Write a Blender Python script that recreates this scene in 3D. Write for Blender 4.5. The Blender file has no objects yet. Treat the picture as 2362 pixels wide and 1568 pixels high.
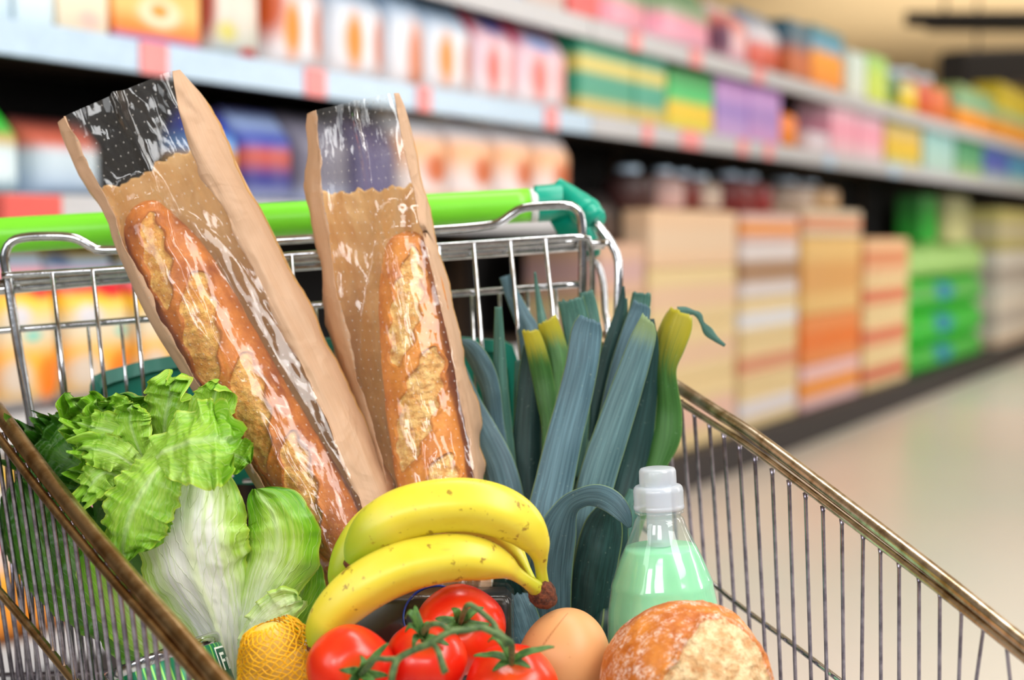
import bpy, math, random
import numpy as np
from mathutils import Vector, Matrix, noise
random.seed(7)
sc = bpy.context.scene
COL = sc.collection
F = 3600.0
PITCH = math.atan((784-545)/F)
CP, SP = math.cos(PITCH), math.sin(PITCH)
CAMZ = 1.0
def P(px, py, Y):
    """point of the real place seen at photo position (px,py), Y metres in front of the camera's foot"""
    u = (px-1181)/F; v = (784-py)/F
    d = np.array([u, CP+v*SP, -SP+v*CP])
    d = d*(Y/d[1])
    return np.array([d[0], d[1], CAMZ+d[2]])
def R(px, Y): return px*Y/F

# ---------------------------------------------------------------- objects
ORG = {}
def props(o, label=None, cat=None, group=None, kind=None):
    if label: o['label'] = label
    if cat: o['category'] = cat
    if group: o['group'] = group
    if kind: o['kind'] = kind
    return o
def thing(name, loc, label, cat, group=None, rz=0.0):
    o = bpy.data.objects.new(name, None); COL.objects.link(o)
    o.location = Vector([float(c) for c in loc]); o.rotation_euler = (0, 0, rz)
    o.empty_display_size = 0.05
    ORG[o.name] = np.array([float(c) for c in loc])
    return props(o, label, cat, group)
class G:
    """collects geometry of one mesh"""
    def __init__(s): s.v = []; s.f = []; s.uv = []; s.a = []; s.n = 0; s.mi = []
    def add(s, v, f, uv=None, a=None, mi=0):
        v = np.asarray(v, float); b = s.n
        s.v.append(v); s.n += len(v)
        s.f += [tuple(int(i)+b for i in q) for q in f]
        s.mi += [mi]*len(f)
        s.uv.append(np.asarray(uv, float) if uv is not None else np.zeros((len(v), 2)))
        s.a.append(np.asarray(a, float) if a is not None else np.zeros(len(v)))
        return s
def obj(name, g, mat, parent=None, smooth=True, local=False, label=None, kind=None, cat=None, group=None):
    v = np.concatenate(g.v); uv = np.concatenate(g.uv); a = np.concatenate(g.a)
    if parent is not None:
        org = np.zeros(3) if local else ORG[parent.name]
    else:
        org = np.zeros(3) if local else np.array([(v[:, 0].min()+v[:, 0].max())/2, (v[:, 1].min()+v[:, 1].max())/2, v[:, 2].min()])
    v = v-org
    me = bpy.data.meshes.new(name)
    me.from_pydata(v.tolist(), [], g.f)
    ul = me.uv_layers.new(name='UVMap')
    idx = np.empty(len(me.loops), dtype=np.int64); me.loops.foreach_get('vertex_index', idx)
    ul.data.foreach_set('uv', uv[idx].astype(np.float32).ravel())
    at = me.attributes.new('m', 'FLOAT', 'POINT'); at.data.foreach_set('value', a.astype(np.float32))
    mats = mat if isinstance(mat, (list, tuple)) else [mat]
    for m in mats: me.materials.append(m)
    if len(mats) > 1: me.polygons.foreach_set('material_index', g.mi)
    me.polygons.foreach_set('use_smooth', [smooth]*len(me.polygons))
    me.update()
    o = bpy.data.objects.new(name, me); COL.objects.link(o)
    if parent is not None:
        o.parent = parent; ORG[o.name] = org
    else:
        o.location = Vector(org.tolist()); ORG[o.name] = org
    return props(o, label, cat, group, kind)

# ---------------------------------------------------------------- geometry
def spline(pts, n):
    """catmull-rom through rows of any width, n samples, roughly even"""
    p = np.asarray(pts, float)
    if len(p) == 2:
        t = np.linspace(0, 1, n)[:, None]; return p[0]*(1-t)+p[1]*t
    e = np.vstack([2*p[0]-p[1], p, 2*p[-1]-p[-2]])
    seg = np.linalg.norm(np.diff(p[:, :3], axis=0), axis=1)+1e-9
    cum = np.concatenate([[0], np.cumsum(seg)]); out = []
    for s in np.linspace(0, cum[-1], n):
        i = min(len(seg)-1, int(np.searchsorted(cum, s, side='right')-1)); i = max(i, 0)
        t = (s-cum[i])/seg[i]
        a, b, c, d = e[i], e[i+1], e[i+2], e[i+3]
        out.append(0.5*((2*b)+(-a+c)*t+(2*a-5*b+4*c-d)*t*t+(-a+3*b-3*c+d)*t**3))
    return np.array(out)
def pxpath(pts, n, Y=None):
    """rows (px,py,Y[,radius px]) -> 3D spline (+ radius metres)"""
    rows = []
    for q in pts:
        y = q[2]; p = P(q[0], q[1], y)
        rows.append(list(p)+([R(q[3], y)] if len(q) > 3 else []))
    return spline(rows, n)
def norm(v): return v/(np.linalg.norm(v, axis=-1, keepdims=True)+1e-12)
def tangents(p):
    t = np.gradient(p, axis=0); return norm(t)
def frames(p, ref=None):
    t = tangents(p); n = len(p)
    if ref is not None:
        r = np.array(ref, float)
        f = norm(r-(t@r)[:, None]*t); s = np.cross(f, t)   # f faces ref, s sideways
        return t, s, f
    a = np.array([0, 0, 1.0]) if abs(t[0][2]) < .9 else np.array([1.0, 0, 0])
    f = [norm(a-a@t[0]*t[0])]
    for i in range(1, n):
        q = f[-1]-f[-1]@t[i]*t[i]; f.append(norm(q))
    f = np.array(f); return t, np.cross(f, t), f
def gridfaces(nu, nv, wrap=False):
    fs = []
    m = nv if wrap else nv-1
    for i in range(nu-1):
        for j in range(m):
            k = (j+1) % nv
            fs.append((i*nv+j, i*nv+k, (i+1)*nv+k, (i+1)*nv+j))
    return fs
def tube(g, p, r, segs=12, ref=None, disp=None, attr=None, caps=True, mi=0):
    p = np.asarray(p, float)[:, :3]; n = len(p)
    r = np.full(n, r) if np.isscalar(r) else np.asarray(r, float)
    t, s, f = frames(p, ref)
    th = np.linspace(0, 2*math.pi, segs, endpoint=False)
    v = np.zeros((n, segs, 3)); uv = np.zeros((n, segs, 2)); a = np.zeros((n, segs))
    for i in range(n):
        for j in range(segs):
            rr = r[i]*(disp(i/(n-1), th[j]) if disp else 1)
            v[i, j] = p[i]+rr*(math.cos(th[j])*f[i]+math.sin(th[j])*s[i])
            uv[i, j] = (i/(n-1), j/segs)
            if attr: a[i, j] = attr(i/(n-1), th[j])
    g.add(v.reshape(-1, 3), gridfaces(n, segs, True), uv.reshape(-1, 2), a.ravel(), mi)
    if caps:
        b = g.n-n*segs
        g.f.append(tuple(b+j for j in range(segs))[::-1]); g.mi.append(mi)
        g.f.append(tuple(b+(n-1)*segs+j for j in range(segs))); g.mi.append(mi)
    return g
def wire(name, pts, rpx, mat, parent, n=None, segs=12, **k):
    """rod through photo points (px,py,Y)"""
    n = n or max(2, (len(pts)-1)*8+1) if len(pts) > 2 else 2
    p = pxpath(pts, n); g = G(); ym = np.mean([q[2] for q in pts])
    tube(g, p, R(rpx, ym), segs)
    return obj(name, g, mat, parent, **k)
def box(g, x0, x1, y0, y1, z0, z1, bev=0.0, mi=0):
    if bev <= 0:
        v = [(x, y, z) for x in (x0, x1) for y in (y0, y1) for z in (z0, z1)]
        f = [(0, 1, 3, 2), (4, 6, 7, 5), (0, 4, 5, 1), (2, 3, 7, 6), (0, 2, 6, 4), (1, 5, 7, 3)]
        return g.add(v, f, mi=mi)
    # rounded in plan and chamfered at top and bottom
    def ring(ins, z):
        out = []; b = bev
        for cx, cy, a0 in ((x1-b, y1-b, 0), (x0+b, y1-b, 90), (x0+b, y0+b, 180), (x1-b, y0+b, 270)):
            for k in range(4):
                a = math.radians(a0+k*30); out.append((cx+(b-ins)*math.cos(a), cy+(b-ins)*math.sin(a), z))
        return out
    c = bev*.6
    rs = [ring(c, z0), ring(0, z0+c), ring(0, z1-c), ring(c, z1)]
    v = [p for r_ in rs for p in r_]
    f = gridfaces(4, 16, True)+[tuple(range(16))[::-1], tuple(48+i for i in range(16))]
    return g.add(v, f, mi=mi)
def lathe(g, prof, segs=32, M=None, disp=None, mi=0, cap=True):
    """prof rows (r,z)"""
    n = len(prof); v = []; uv = []
    for i, (r, z) in enumerate(prof):
        for j in range(segs):
            a = 2*math.pi*j/segs; rr = r*(disp(i/(n-1), a) if disp else 1)
            v.append((rr*math.cos(a), rr*math.sin(a), z)); uv.append((i/(n-1), j/segs))
    v = np.array(v)
    if M is not None: v = v@M[:3, :3].T+M[:3, 3]
    f = gridfaces(n, segs, True)
    if cap: f += [tuple(range(segs))[::-1], tuple((n-1)*segs+j for j in range(segs))]
    return g.add(v, f, uv, mi=mi)
def axisM(o, ax, ref=(0, -1, 0)):
    z = norm(np.array(ax, float)); x = norm(np.cross(np.array(ref, float), z)); y = np.cross(z, x)
    M = np.eye(4); M[:3, 0] = x; M[:3, 1] = y; M[:3, 2] = z; M[:3, 3] = o; return M
def fbm(x, y, z, o=4): return noise.fractal(Vector((x, y, z)), 1.0, 2.0, o)

# ---------------------------------------------------------------- materials
def lin(c):
    """srgb 0-255 -> linear rgba"""
    return tuple(((v/255)/12.92 if v/255 <= .04045 else ((v/255+.055)/1.055)**2.4) for v in c)+(1.0,)
class NT:
    def __init__(s, name):
        s.m = bpy.data.materials.new(name); s.m.use_nodes = True
        s.t = s.m.node_tree; s.t.nodes.clear()
        s.out = s.n('ShaderNodeOutputMaterial')
    def n(s, typ, ins=None, **k):
        q = s.t.nodes.new(typ)
        for a, b in k.items(): setattr(q, a, b)
        for a, b in (ins or {}).items(): s.set(q.inputs[a], b)
        return q
    def set(s, inp, b):
        if isinstance(b, bpy.types.NodeSocket): s.t.links.new(b, inp)
        elif isinstance(b, bpy.types.Node): s.t.links.new(b.outputs[0], inp)
        else: inp.default_value = b
    def math(s, op, a, b=0.0, c=None, clamp=False):
        q = s.n('ShaderNodeMath', operation=op, use_clamp=clamp); s.set(q.inputs[0], a); s.set(q.inputs[1], b)
        if c is not None: s.set(q.inputs[2], c)
        return q.outputs[0]
    def mix(s, f, a, b, mode='MIX'):
        q = s.n('ShaderNodeMix', data_type='RGBA', blend_type=mode); s.set(q.inputs[0], f)
        s.set(q.inputs[6], a); s.set(q.inputs[7], b); return q.outputs[2]
    def ramp(s, f, stops, interp='LINEAR'):
        q = s.n('ShaderNodeValToRGB'); cr = q.color_ramp; cr.interpolation = interp
        while len(cr.elements) < len(stops): cr.elements.new(.5)
        for e, (p, c) in zip(cr.elements, sorted(stops, key=lambda q_: q_[0])):
            e.position = p; e.color = c if not np.isscalar(c) else (c, c, c, 1)
        s.set(q.inputs[0], f); return q.outputs[0]
    def noise(s, scale, detail=3, rough=.5, vec=None, dist=0):
        q = s.n('ShaderNodeTexNoise', {'Scale': scale, 'Detail': detail, 'Roughness': rough, 'Distortion': dist})
        if vec is not None: s.set(q.inputs['Vector'], vec)
        return q.outputs[0]
    def coord(s, which='Object'): return s.n('ShaderNodeTexCoord').outputs[which]
    def attr(s, name='m'): return s.n('ShaderNodeAttribute', attribute_name=name).outputs['Fac']
    def sep(s, v):
        q = s.n('ShaderNodeSeparateXYZ'); s.set(q.inputs[0], v); return q.outputs
    def comb(s, x, y, z=0.0):
        q = s.n('ShaderNodeCombineXYZ'); s.set(q.inputs[0], x); s.set(q.inputs[1], y); s.set(q.inputs[2], z); return q.outputs[0]
    def bump(s, h, strength=.3, dist=.002, nrm=None):
        q = s.n('ShaderNodeBump', {'Strength': strength, 'Distance': dist}); s.set(q.inputs['Height'], h)
        if nrm is not None: s.set(q.inputs['Normal'], nrm)
        return q.outputs[0]
    def bsdf(s, **k):
        q = s.n('ShaderNodeBsdfPrincipled')
        for a, b in k.items(): s.set(q.inputs[a.replace('_', ' ')], b)
        return q
    def done(s, sh):
        s.t.links.new(sh.outputs[0] if isinstance(sh, bpy.types.Node) else sh, s.out.inputs[0]); return s.m
def simple(name, rgb, rough=.5, metal=0.0, **k):
    t = NT(name)
    nz = t.noise(40, 2, vec=t.coord('Object'))
    c = t.mix(nz, lin([v*.93 for v in rgb]), lin([min(255, v*1.05) for v in rgb]))
    return t.done(t.bsdf(Base_Color=c, Roughness=rough, Metallic=metal, **k))

# camera
cam = bpy.data.cameras.new('camera'); co = bpy.data.objects.new('camera', cam); COL.objects.link(co)
cam.sensor_width = 36; cam.lens = F/2362*36; cam.clip_end = 200; cam.clip_start = .05
co.location = (0, 0, CAMZ); co.rotation_euler = (math.radians(90)-PITCH, 0, 0)
cam.dof.use_dof = True; cam.dof.focus_distance = 1.25; cam.dof.aperture_fstop = cam.lens/1000/0.0165
sc.camera = co
sc.view_settings.view_transform = 'Standard'; sc.view_settings.look = 'None'; sc.view_settings.exposure = -.13
# ================================================================ the shop
th = math.atan2(1.0, .5275); DX, DY = math.cos(th), math.sin(th)
OY = 3.0; OX = -1181/F*OY
def S(px):
    k = (px-1181)/F; return (k*OY-OX)/(DX-k*DY)
def W(s, off, z): return np.array([OX+s*DX+off*DY, OY+s*DY-off*DX, z])   # off > 0 is out into the aisle
def ZZ(px, py):
    s = S(px); y = OY+s*DY; return P(px, py, y)[2]
ZA = ZZ(1360, 268); ZB = ZZ(1327, 40); ZC = ZZ(0, 452); ZD = ZZ(0, 965); ZE = .18; ZTOP = 2.02
PLH = .14
def plane(g, pts): g.add(pts, [tuple(range(len(pts)))])

# floor
t = NT('floor_tiles'); c = t.coord('Object'); nz = t.noise(.5, 2, vec=c); nz2 = t.noise(.35, 1, vec=t.n('ShaderNodeMapping', {'Vector': c, 'Location': (3, 7, 0)}).outputs[0])
br = t.n('ShaderNodeTexBrick', {'Vector': c, 'Scale': 1.0, 'Mortar Size': .002, 'Mortar Smooth': .5, 'Brick Width': .6, 'Row Height': .6, 'Color1': lin((226, 220, 212)), 'Color2': lin((222, 216, 208)), 'Mortar': lin((206, 200, 192))}, offset=0.0)
cc = t.mix(t.ramp(nz2, [(.45, 0.), (.62, 1.)]), br.outputs[0], lin((206, 216, 206)))  # greenish reflection on the tiles, mixed into the base colour as soft patches
cc = t.mix(t.ramp(nz, [(.4, 0.), (.7, .5)]), cc, lin((224, 208, 198)))
M_FLOOR = t.done(t.bsdf(Base_Color=cc, Roughness=.28, Specular_IOR_Level=.35))
g = G(); plane(g, [(-14, -6, 0), (26, -6, 0), (26, 34, 0), (-14, 34, 0)])
o = obj('floor', g, M_FLOOR, kind='structure', smooth=False)
t = NT('ceiling_paint'); nz = t.noise(.3, 2, vec=t.coord('Object'))
M_CEIL = t.done(t.bsdf(Base_Color=t.mix(nz, lin((214, 190, 150)), lin((205, 182, 145))), Roughness=.8))
g = G(); plane(g, [(-14, 34, 3.6), (26, 34, 3.6), (26, -6, 3.6), (-14, -6, 3.6)])
obj('ceiling', g, M_CEIL, kind='structure', smooth=False)
M_WALL = simple('back_wall_paint', (212, 188, 148), .8)
g = G(); box(g, -14, 26, 34, 34.2, 0, 3.6); obj('wall_back', g, M_WALL, kind='structure', smooth=False)
g = G(); box(g, -14.2, -14, -6, 34, 0, 3.6); obj('wall_left', g, M_WALL, kind='structure', smooth=False)
g = G(); box(g, 26, 26.2, -6, 34, 0, 3.6); obj('wall_right', g, M_WALL, kind='structure', smooth=False)

# dark fixtures under the ceiling
M_DARK = simple('dark_fixture', (24, 20, 24), .6)
def track(px0, py0, px1, py1, Y0, Y1, h, label):
    a = P(px0, py0, Y0); b = P(px1, py1, Y1); r = thing('hanging_light_track', ((a+b)/2)*np.array([1, 1, 0])+np.array([0, 0, min(a[2], b[2])-h/2]), label, 'light track')
    g = G(); t_, s_, f_ = frames(np.array([a, b])); z = np.array([0, 0, 1.]); sd = norm(np.cross(t_[0], z))*.16
    v = []
    for q in (a, b):
        for sx, sz in ((-1, -.5), (1, -.5), (1, .4), (.7, .5), (-.7, .5), (-1, .4)): v.append(q+sd*sx+z*h*sz)
    g.add(v, [(i, (i+1) % 6, 6+(i+1) % 6, 6+i) for i in range(6)]+[tuple(range(6))[::-1], tuple(range(6, 12))])
    obj('housing', g, M_DARK, r, smooth=False)
    for k in (.15, .85):
        q = a*(1-k)+b*k; g = G(); tube(g, [q+z*h*.5, np.array([q[0], q[1], 3.6])], .012, 8); obj('suspension_rod', g, M_DARK, r)
    g = G(); tube(g, [a*.95+b*.05-z*(h*.5+.01), a*.05+b*.95-z*(h*.5+.01)], .02, 8); obj('lamp_tube', g, M_TUBE, r)
M_TUBE = simple('lamp_tube_glass', (120, 110, 100), .3)
track(2195, 158, 2560, 140, 14, 15.0, .30, 'thick dark light track hanging nearest above the shelf end at right')
track(2120, 46, 2560, 48, 12.5, 11.0, .12, 'thin dark light track at the top right corner of the ceiling')

# shelving
M_SHELF = simple('shelf_white_metal', (190, 214, 236), .35)
M_SHELFW = simple('shelf_beige_metal', (196, 196, 200), .4)
M_BACK = simple('shelf_dark_back', (10, 7, 7), .9)
M_UNDER = simple('shelf_brown_side', (60, 42, 26), .8)
M_PLINTH = simple('plinth_black', (40, 34, 36), .6)
M_TAG = simple('price_tag_pink', (246, 150, 150), .5)
M_TAGR = simple('price_tag_red', (222, 92, 84), .5)
RZ = th
def shelf_unit(s0, s1, boards, label, tags):
    r = thing('shelf_unit', W((s0+s1)/2, -.3, 0), label, 'shelf', rz=0)
    def bx(name, a, b, o0, o1, z0, z1, m, par=r, **k):
        g = G(); v = []
        for s in (a, b):
            for of in (o0, o1):
                for z in (z0, z1): v.append(W(s, of, z))
        g.add(v, [(0, 1, 3, 2), (4, 6, 7, 5), (0, 4, 5, 1), (2, 3, 7, 6), (0, 2, 6, 4), (1, 5, 7, 3)])
        return obj(name, g, m, par, smooth=False, **k)
    bx('back_panel', s0, s1, -.56, -.53, PLH, ZTOP, M_BACK)
    bx('plinth', s0, s1, -.55, .04, 0, PLH, M_PLINTH)
    n = max(1, int(round((s1-s0)/1.3)))
    for i in range(n+1): s = s0+.025+(s1-s0-.05)*i/n; bx('upright', s-.02, s+.02, -.55, -.5, PLH, ZTOP, M_UNDER)
    for z, dep, m in boards:
        b = bx('board', s0, s1, -dep, 0.0, z-.025, z, M_UNDER)
        e = bx('edge_strip', s0, s1, 0.0, .018, z-.062, z+.006, m, b)
        for (px, zz, w, mm) in tags:
            if abs(zz-z) < .01 and s0 < S(px) < s1: bx('price_tag', S(px)-w/2, S(px)+w/2, .019, .024, z-.064, z+.004, mm, b)
    return r
tags = [(345, ZA, .085, M_TAG), (715, ZA, .085, M_TAG), (965, ZA, .07, M_TAG), (1258, ZA, .09, M_TAG), (1480, ZA, .08, M_TAG), (1580, ZA, .2, M_TAG), (1700, ZA, .1, M_TAG), (1760, ZA, .1, M_TAG), (1900, ZA, .15, M_SHELF), (2050, ZA, .2, M_SHELF),
        (1450, ZB, .1, M_TAG), (1590, ZB, .12, M_TAG), (1735, ZB, .12, M_TAG), (40, ZC, .2, M_TAGR), (-60, ZC, .12, M_TAGR), (300, ZC, .1, M_TAG)]
SP_ = S(1352)
shelf_unit(S(-1500), SP_, [(ZA, .50, M_SHELF), (ZB, .5, M_SHELFW), (ZC, .5, M_SHELFW), (ZD, .52, M_SHELFW), (ZE+.02, .52, M_SHELFW)], 'near shelf unit with five pale boards behind the trolley handle', tags)
shelf_unit(SP_+.012, S(2700), [(ZA, .50, M_SHELFW), (ZB, .5, M_SHELFW)], 'far shelf unit with two high boards above the stacked cartons', tags)

# ---- goods on the shelves: soft printed packets
def sat(c, k=1.22, d=.93):
    g_ = sum(c)/3; return [min(255, max(0, (g_+(v-g_)*k)*(d+.07*g_/255))) for v in c]
def pack_mat(name, stops, spots=(), rough=.4, axis=2):
    k_ = .95 if name.startswith('carton') else 1.22
    stops = [(p, sat(c, k_, .9 if k_ < 1 else .93)) for p, c in stops]; spots = [q[:4]+(sat(q[4]),) for q in spots]
    t = NT(name); sp = t.sep(t.coord('Generated')); base = t.ramp(sp[axis], [(p, lin(c)) for p, c in stops], 'EASE')
    nz = t.noise(3.0, 1, vec=t.coord('Generated'))
    base = t.mix(t.math('MULTIPLY', nz, .04), base, lin((250, 250, 250)))
    for (u, v, ru, rv, c) in spots:
        du = t.math('DIVIDE', t.math('SUBTRACT', sp[0], u), ru); dv = t.math('DIVIDE', t.math('SUBTRACT', sp[2], v), rv)
        d = t.math('SQRT', t.math('ADD', t.math('MULTIPLY', du, du), t.math('MULTIPLY', dv, dv)))
        base = t.mix(t.ramp(d, [(.35, 1.), (1.0, 0.)], 'EASE'), base, lin(c))
    return t.done(t.bsdf(Base_Color=base, Roughness=rough))
def goods(kind, s0, s1, z0, z1, mat, name, label, cat, group=None, off=-.03, dep=.16, capm=None):
    w = abs(s1-s0)*.95; h = z1-z0; loc = W((s0+s1)/2, off, z0+.001)
    g = G(); root = None
    if kind == 'box':      # carton with rounded edges and a folded lip on top
        box(g, -w/2, w/2, 0, dep, 0, h*.985, min(.008, w*.06)); box(g, -w*.44, w*.44, dep*.1, dep*.9, h*.98, h, .003)
    elif kind == 'pouch':  # pillow bag, pinched at the top
        n, m = 14, 20; v = []
        for i in range(n):
            u = i/(n-1); th_ = (1-.96*max(0, (u-.62)/.38)**1.3)*(0.75+.25*math.sin(min(1, u/.15)*math.pi/2))
            ww = w/2*(1-.05*math.sin(u*math.pi))
            for j in range(m):
                a = 2*math.pi*j/m; ca, sa = math.cos(a), math.sin(a)
                v.append((ww*math.copysign(abs(ca)**.35, ca), dep/2+dep/2*th_*math.copysign(abs(sa)**.7, sa), u*h))
        g.add(v, gridfaces(n, m, True)+[tuple(range(m))[::-1], tuple((n-1)*m+j for j in range(m))])
    elif kind in ('bottle', 'jar'):
        r = w/2; nk = .38 if kind == 'bottle' else .8
        pr = [(r*.9, 0), (r, .02*h), (r, .58*h), (r*.97, .66*h), (r*nk, .82*h), (r*nk, .88*h)]
        M = np.eye(4); M[1, 3] = r; lathe(g, pr, 20, M); root = 1
    if root:
        rt = thing(name, loc, label, cat, group, rz=RZ); obj('body', g, mat, rt, local=True)
        c = G(); lathe(c, [(r*nk*1.12, .86*h), (r*nk*1.15, .88*h), (r*nk*1.12, .985*h), (r*nk*.9, h)], 16, M); obj('cap', c, capm or M_SHELF, rt, local=True)
        return rt
    o = obj(name, g, mat, local=True, cat=cat, label=label, group=group, smooth=(kind == 'pouch'))
    o.location = Vector(loc.tolist()); o.rotation_euler = (0, 0, RZ)
    return o
def row(z, items):
    for it in items:
        kind, x0, x1, top, stops, spots, name, label, cat = it[:9]
        zt = ZZ(x0+2, top)
        if zt-z < .05: zt = z+.08
        up = [b for b in (ZE+.02, ZD, ZC, ZA, ZB) if b > z+.05]
        if up: zt = min(zt, min(up)-.03)
        goods(kind, S(x0), S(x1), z, zt, pack_mat(name+'_print', stops, spots), name, label, cat, group=(it[9] if len(it) > 9 else None), dep=min(.2, max(.07, (S(x1)-S(x0))*.8)))
WH = (236, 240, 248); CR = (236, 190, 130)
def croissant(top, mid, a=(232, 150, 70), b=(205, 140, 120)): return ([(0, (240, 236, 240)), (.5, mid), (1, top)], [(.3, .36, .22, .36, a), (.76, .36, .18, .36, b)])
c1 = croissant((210, 120, 50), WH); c2 = croissant((150, 190, 225), WH); c3 = croissant((235, 190, 205), (240, 215, 225), (225, 120, 110), (240, 170, 170))
row(ZA, [
 ('pouch', -210, -60, -160, [(0, (200, 225, 240)), (1, (230, 235, 240))], [], 'flour_bag', 'pale blue flour bag at far left of the upper board', 'bag'),
 ('box', -60, 70, -150, [(0, (205, 228, 242)), (1, (232, 238, 242))], [(.5, .3, .3, .2, (225, 235, 215))], 'rusk_box', 'pale blue carton beside the cream carton on upper board', 'box'),
 ('box', 75, 165, -140, [(0, (215, 235, 245)), (1, (240, 240, 240))], [], 'rusk_box', 'white and ice blue carton standing left of the cream carton', 'box'),
 ('box', 170, 290, -140, [(0, (226, 216, 196)), (.5, (246, 232, 208)), (1, (240, 225, 205))], [(.6, .2, .3, .15, (230, 200, 190))], 'biscuit_box', 'cream carton left of the orange one', 'box'),
 ('box', 296, 500, -150, [(0, (225, 180, 190)), (.06, (150, 90, 170)), (.16, (235, 140, 50)), (.4, (245, 200, 130)), (1, (240, 160, 60))], [(.5, .35, .33, .2, (250, 238, 214)), (.5, .37, .16, .1, (240, 150, 40)), (.5, .06, .35, .04, (120, 90, 180))], 'cereal_box', 'orange cereal carton with round motif and purple band', 'box'),
 ('pouch', 512, 650, -140, [(0, (190, 210, 225)), (.2, (205, 205, 195)), (.5, (240, 225, 215)), (1, (190, 110, 70))], [(.3, .25, .22, .12, (214, 206, 130)), (.7, .08, .25, .08, (200, 50, 40)), (.05, .5, .15, .5, (150, 60, 30))], 'cookie_bag', 'white and brown cookie bag with small red motif', 'bag'),
 ('pouch', 662, 795, -130, c1[0], c1[1]+[(.05, .6, .2, .5, (190, 90, 40))], 'pastry_bag', 'brown topped pastry bag, first of the white pastry bags', 'bag'),
 ('pouch', 805, 932, -110, c2[0], c2[1], 'pastry_bag', 'white pastry bag with pale blue top, second from the left', 'bag'),
 ('pouch', 937, 1015, -90, c2[0], [(.6, .3, .4, .5, (210, 140, 110))], 'pastry_bag', 'narrow white pastry bag between two wider ones', 'bag'),
 ('pouch', 1020, 1128, -40, c2[0], c2[1], 'pastry_bag', 'white pastry bag with blue top beside the pink ones', 'bag'),
 ('pouch', 1132, 1226, 10, c3[0], c3[1]+[(.5, .85, .4, .15, (90, 110, 190)), (.02, .9, .1, .3, (200, 30, 80))], 'pastry_bag', 'pink pastry bag, left one of the pink pair', 'bag'),
 ('pouch', 1230, 1342, 25, c3[0], c3[1]+[(.4, .75, .4, .15, (170, 190, 235)), (.02, .9, .12, .3, (210, 60, 110))], 'pastry_bag', 'pink pastry bag right beside the green carton', 'bag'),
 ('box', 1352, 1480, 60, [(0, (212, 192, 110)), (.18, (212, 192, 110)), (.28, (70, 160, 130)), (.5, (60, 155, 130)), (.58, (220, 205, 120)), (.68, (220, 205, 120)), (.78, (60, 160, 130)), (1, (30, 140, 110))], [], 'tea_carton', 'wide green carton with two yellow stripes', 'box'),
 ('box', 1482, 1552, 90, [(0, (212, 192, 110)), (.18, (212, 192, 110)), (.28, (80, 165, 140)), (.5, (70, 165, 140)), (.58, (220, 205, 120)), (.68, (220, 205, 120)), (.78, (60, 160, 140)), (1, (30, 140, 110))], [], 'tea_carton', 'narrower green carton with yellow stripes beside the wide one', 'box'),
 ('box', 1556, 1660, 150, [(0, (225, 215, 80)), (.4, (240, 205, 50)), (.55, (80, 200, 120)), (1, (10, 120, 40))], [], 'snack_box', 'short carton, green on top and yellow below', 'box'),
 ('box', 1664, 1738, 170, [(0, (215, 180, 225)), (.5, (165, 140, 205)), (.7, (200, 160, 215)), (1, (170, 120, 180))], [], 'lilac_box', 'lilac carton next to the green and yellow one', 'box'),
 ('box', 1740, 1812, 185, [(0, (220, 170, 215)), (.5, (175, 145, 205)), (.7, (205, 165, 220)), (1, (170, 120, 180))], [], 'lilac_box', 'lilac carton next to the small orange bottle', 'box'),
 ('bottle', 1816, 1868, 222, [(0, (245, 150, 30)), (.7, (240, 140, 40)), (1, (230, 110, 60))], [], 'juice_bottle', 'small orange bottle on the upper board', 'bottle'),
 ('box', 1872, 1922, 300, [(0, (235, 220, 225)), (1, (225, 215, 225))], [], 'small_carton', 'low whitish carton in the dark gap', 'box'),
 ('box', 1926, 1985, 225, [(0, (238, 210, 215)), (.5, (240, 170, 190)), (1, (240, 215, 225))], [], 'pink_carton', 'pink and white carton, left of the pair', 'box'),
 ('box', 1987, 2045, 240, [(0, (238, 215, 220)), (.5, (240, 170, 190)), (1, (220, 205, 215))], [], 'pink_carton', 'pink and white carton, right of the pair', 'box'),
 ('box', 2050, 2132, 258, [(0, (200, 205, 150)), (.35, (225, 190, 60)), (.7, (215, 190, 130)), (1, (60, 130, 80))], [], 'grocery_box', 'beige carton with green top and yellow spot', 'box'),
 ('box', 2137, 2208, 280, [(0, (190, 215, 205)), (1, (160, 205, 205))], [], 'grocery_box', 'pale aqua carton on the far upper board', 'box'),
 ('box', 2212, 2272, 300, [(0, (190, 210, 150)), (.4, (110, 170, 130)), (1, (50, 140, 100))], [], 'grocery_box', 'small green carton on the far upper board', 'box'),
 ('box', 2276, 2330, 318, [(0, (180, 200, 200)), (.5, (80, 90, 180)), (1, (110, 150, 190))], [], 'grocery_box', 'small blue carton near right edge of upper board', 'box'),
 ('box', 2333, 2400, 330, [(0, (190, 210, 200)), (.5, (60, 150, 190)), (1, (150, 160, 190))], [], 'grocery_box', 'teal blue carton at right edge of upper board', 'box'),
])
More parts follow.
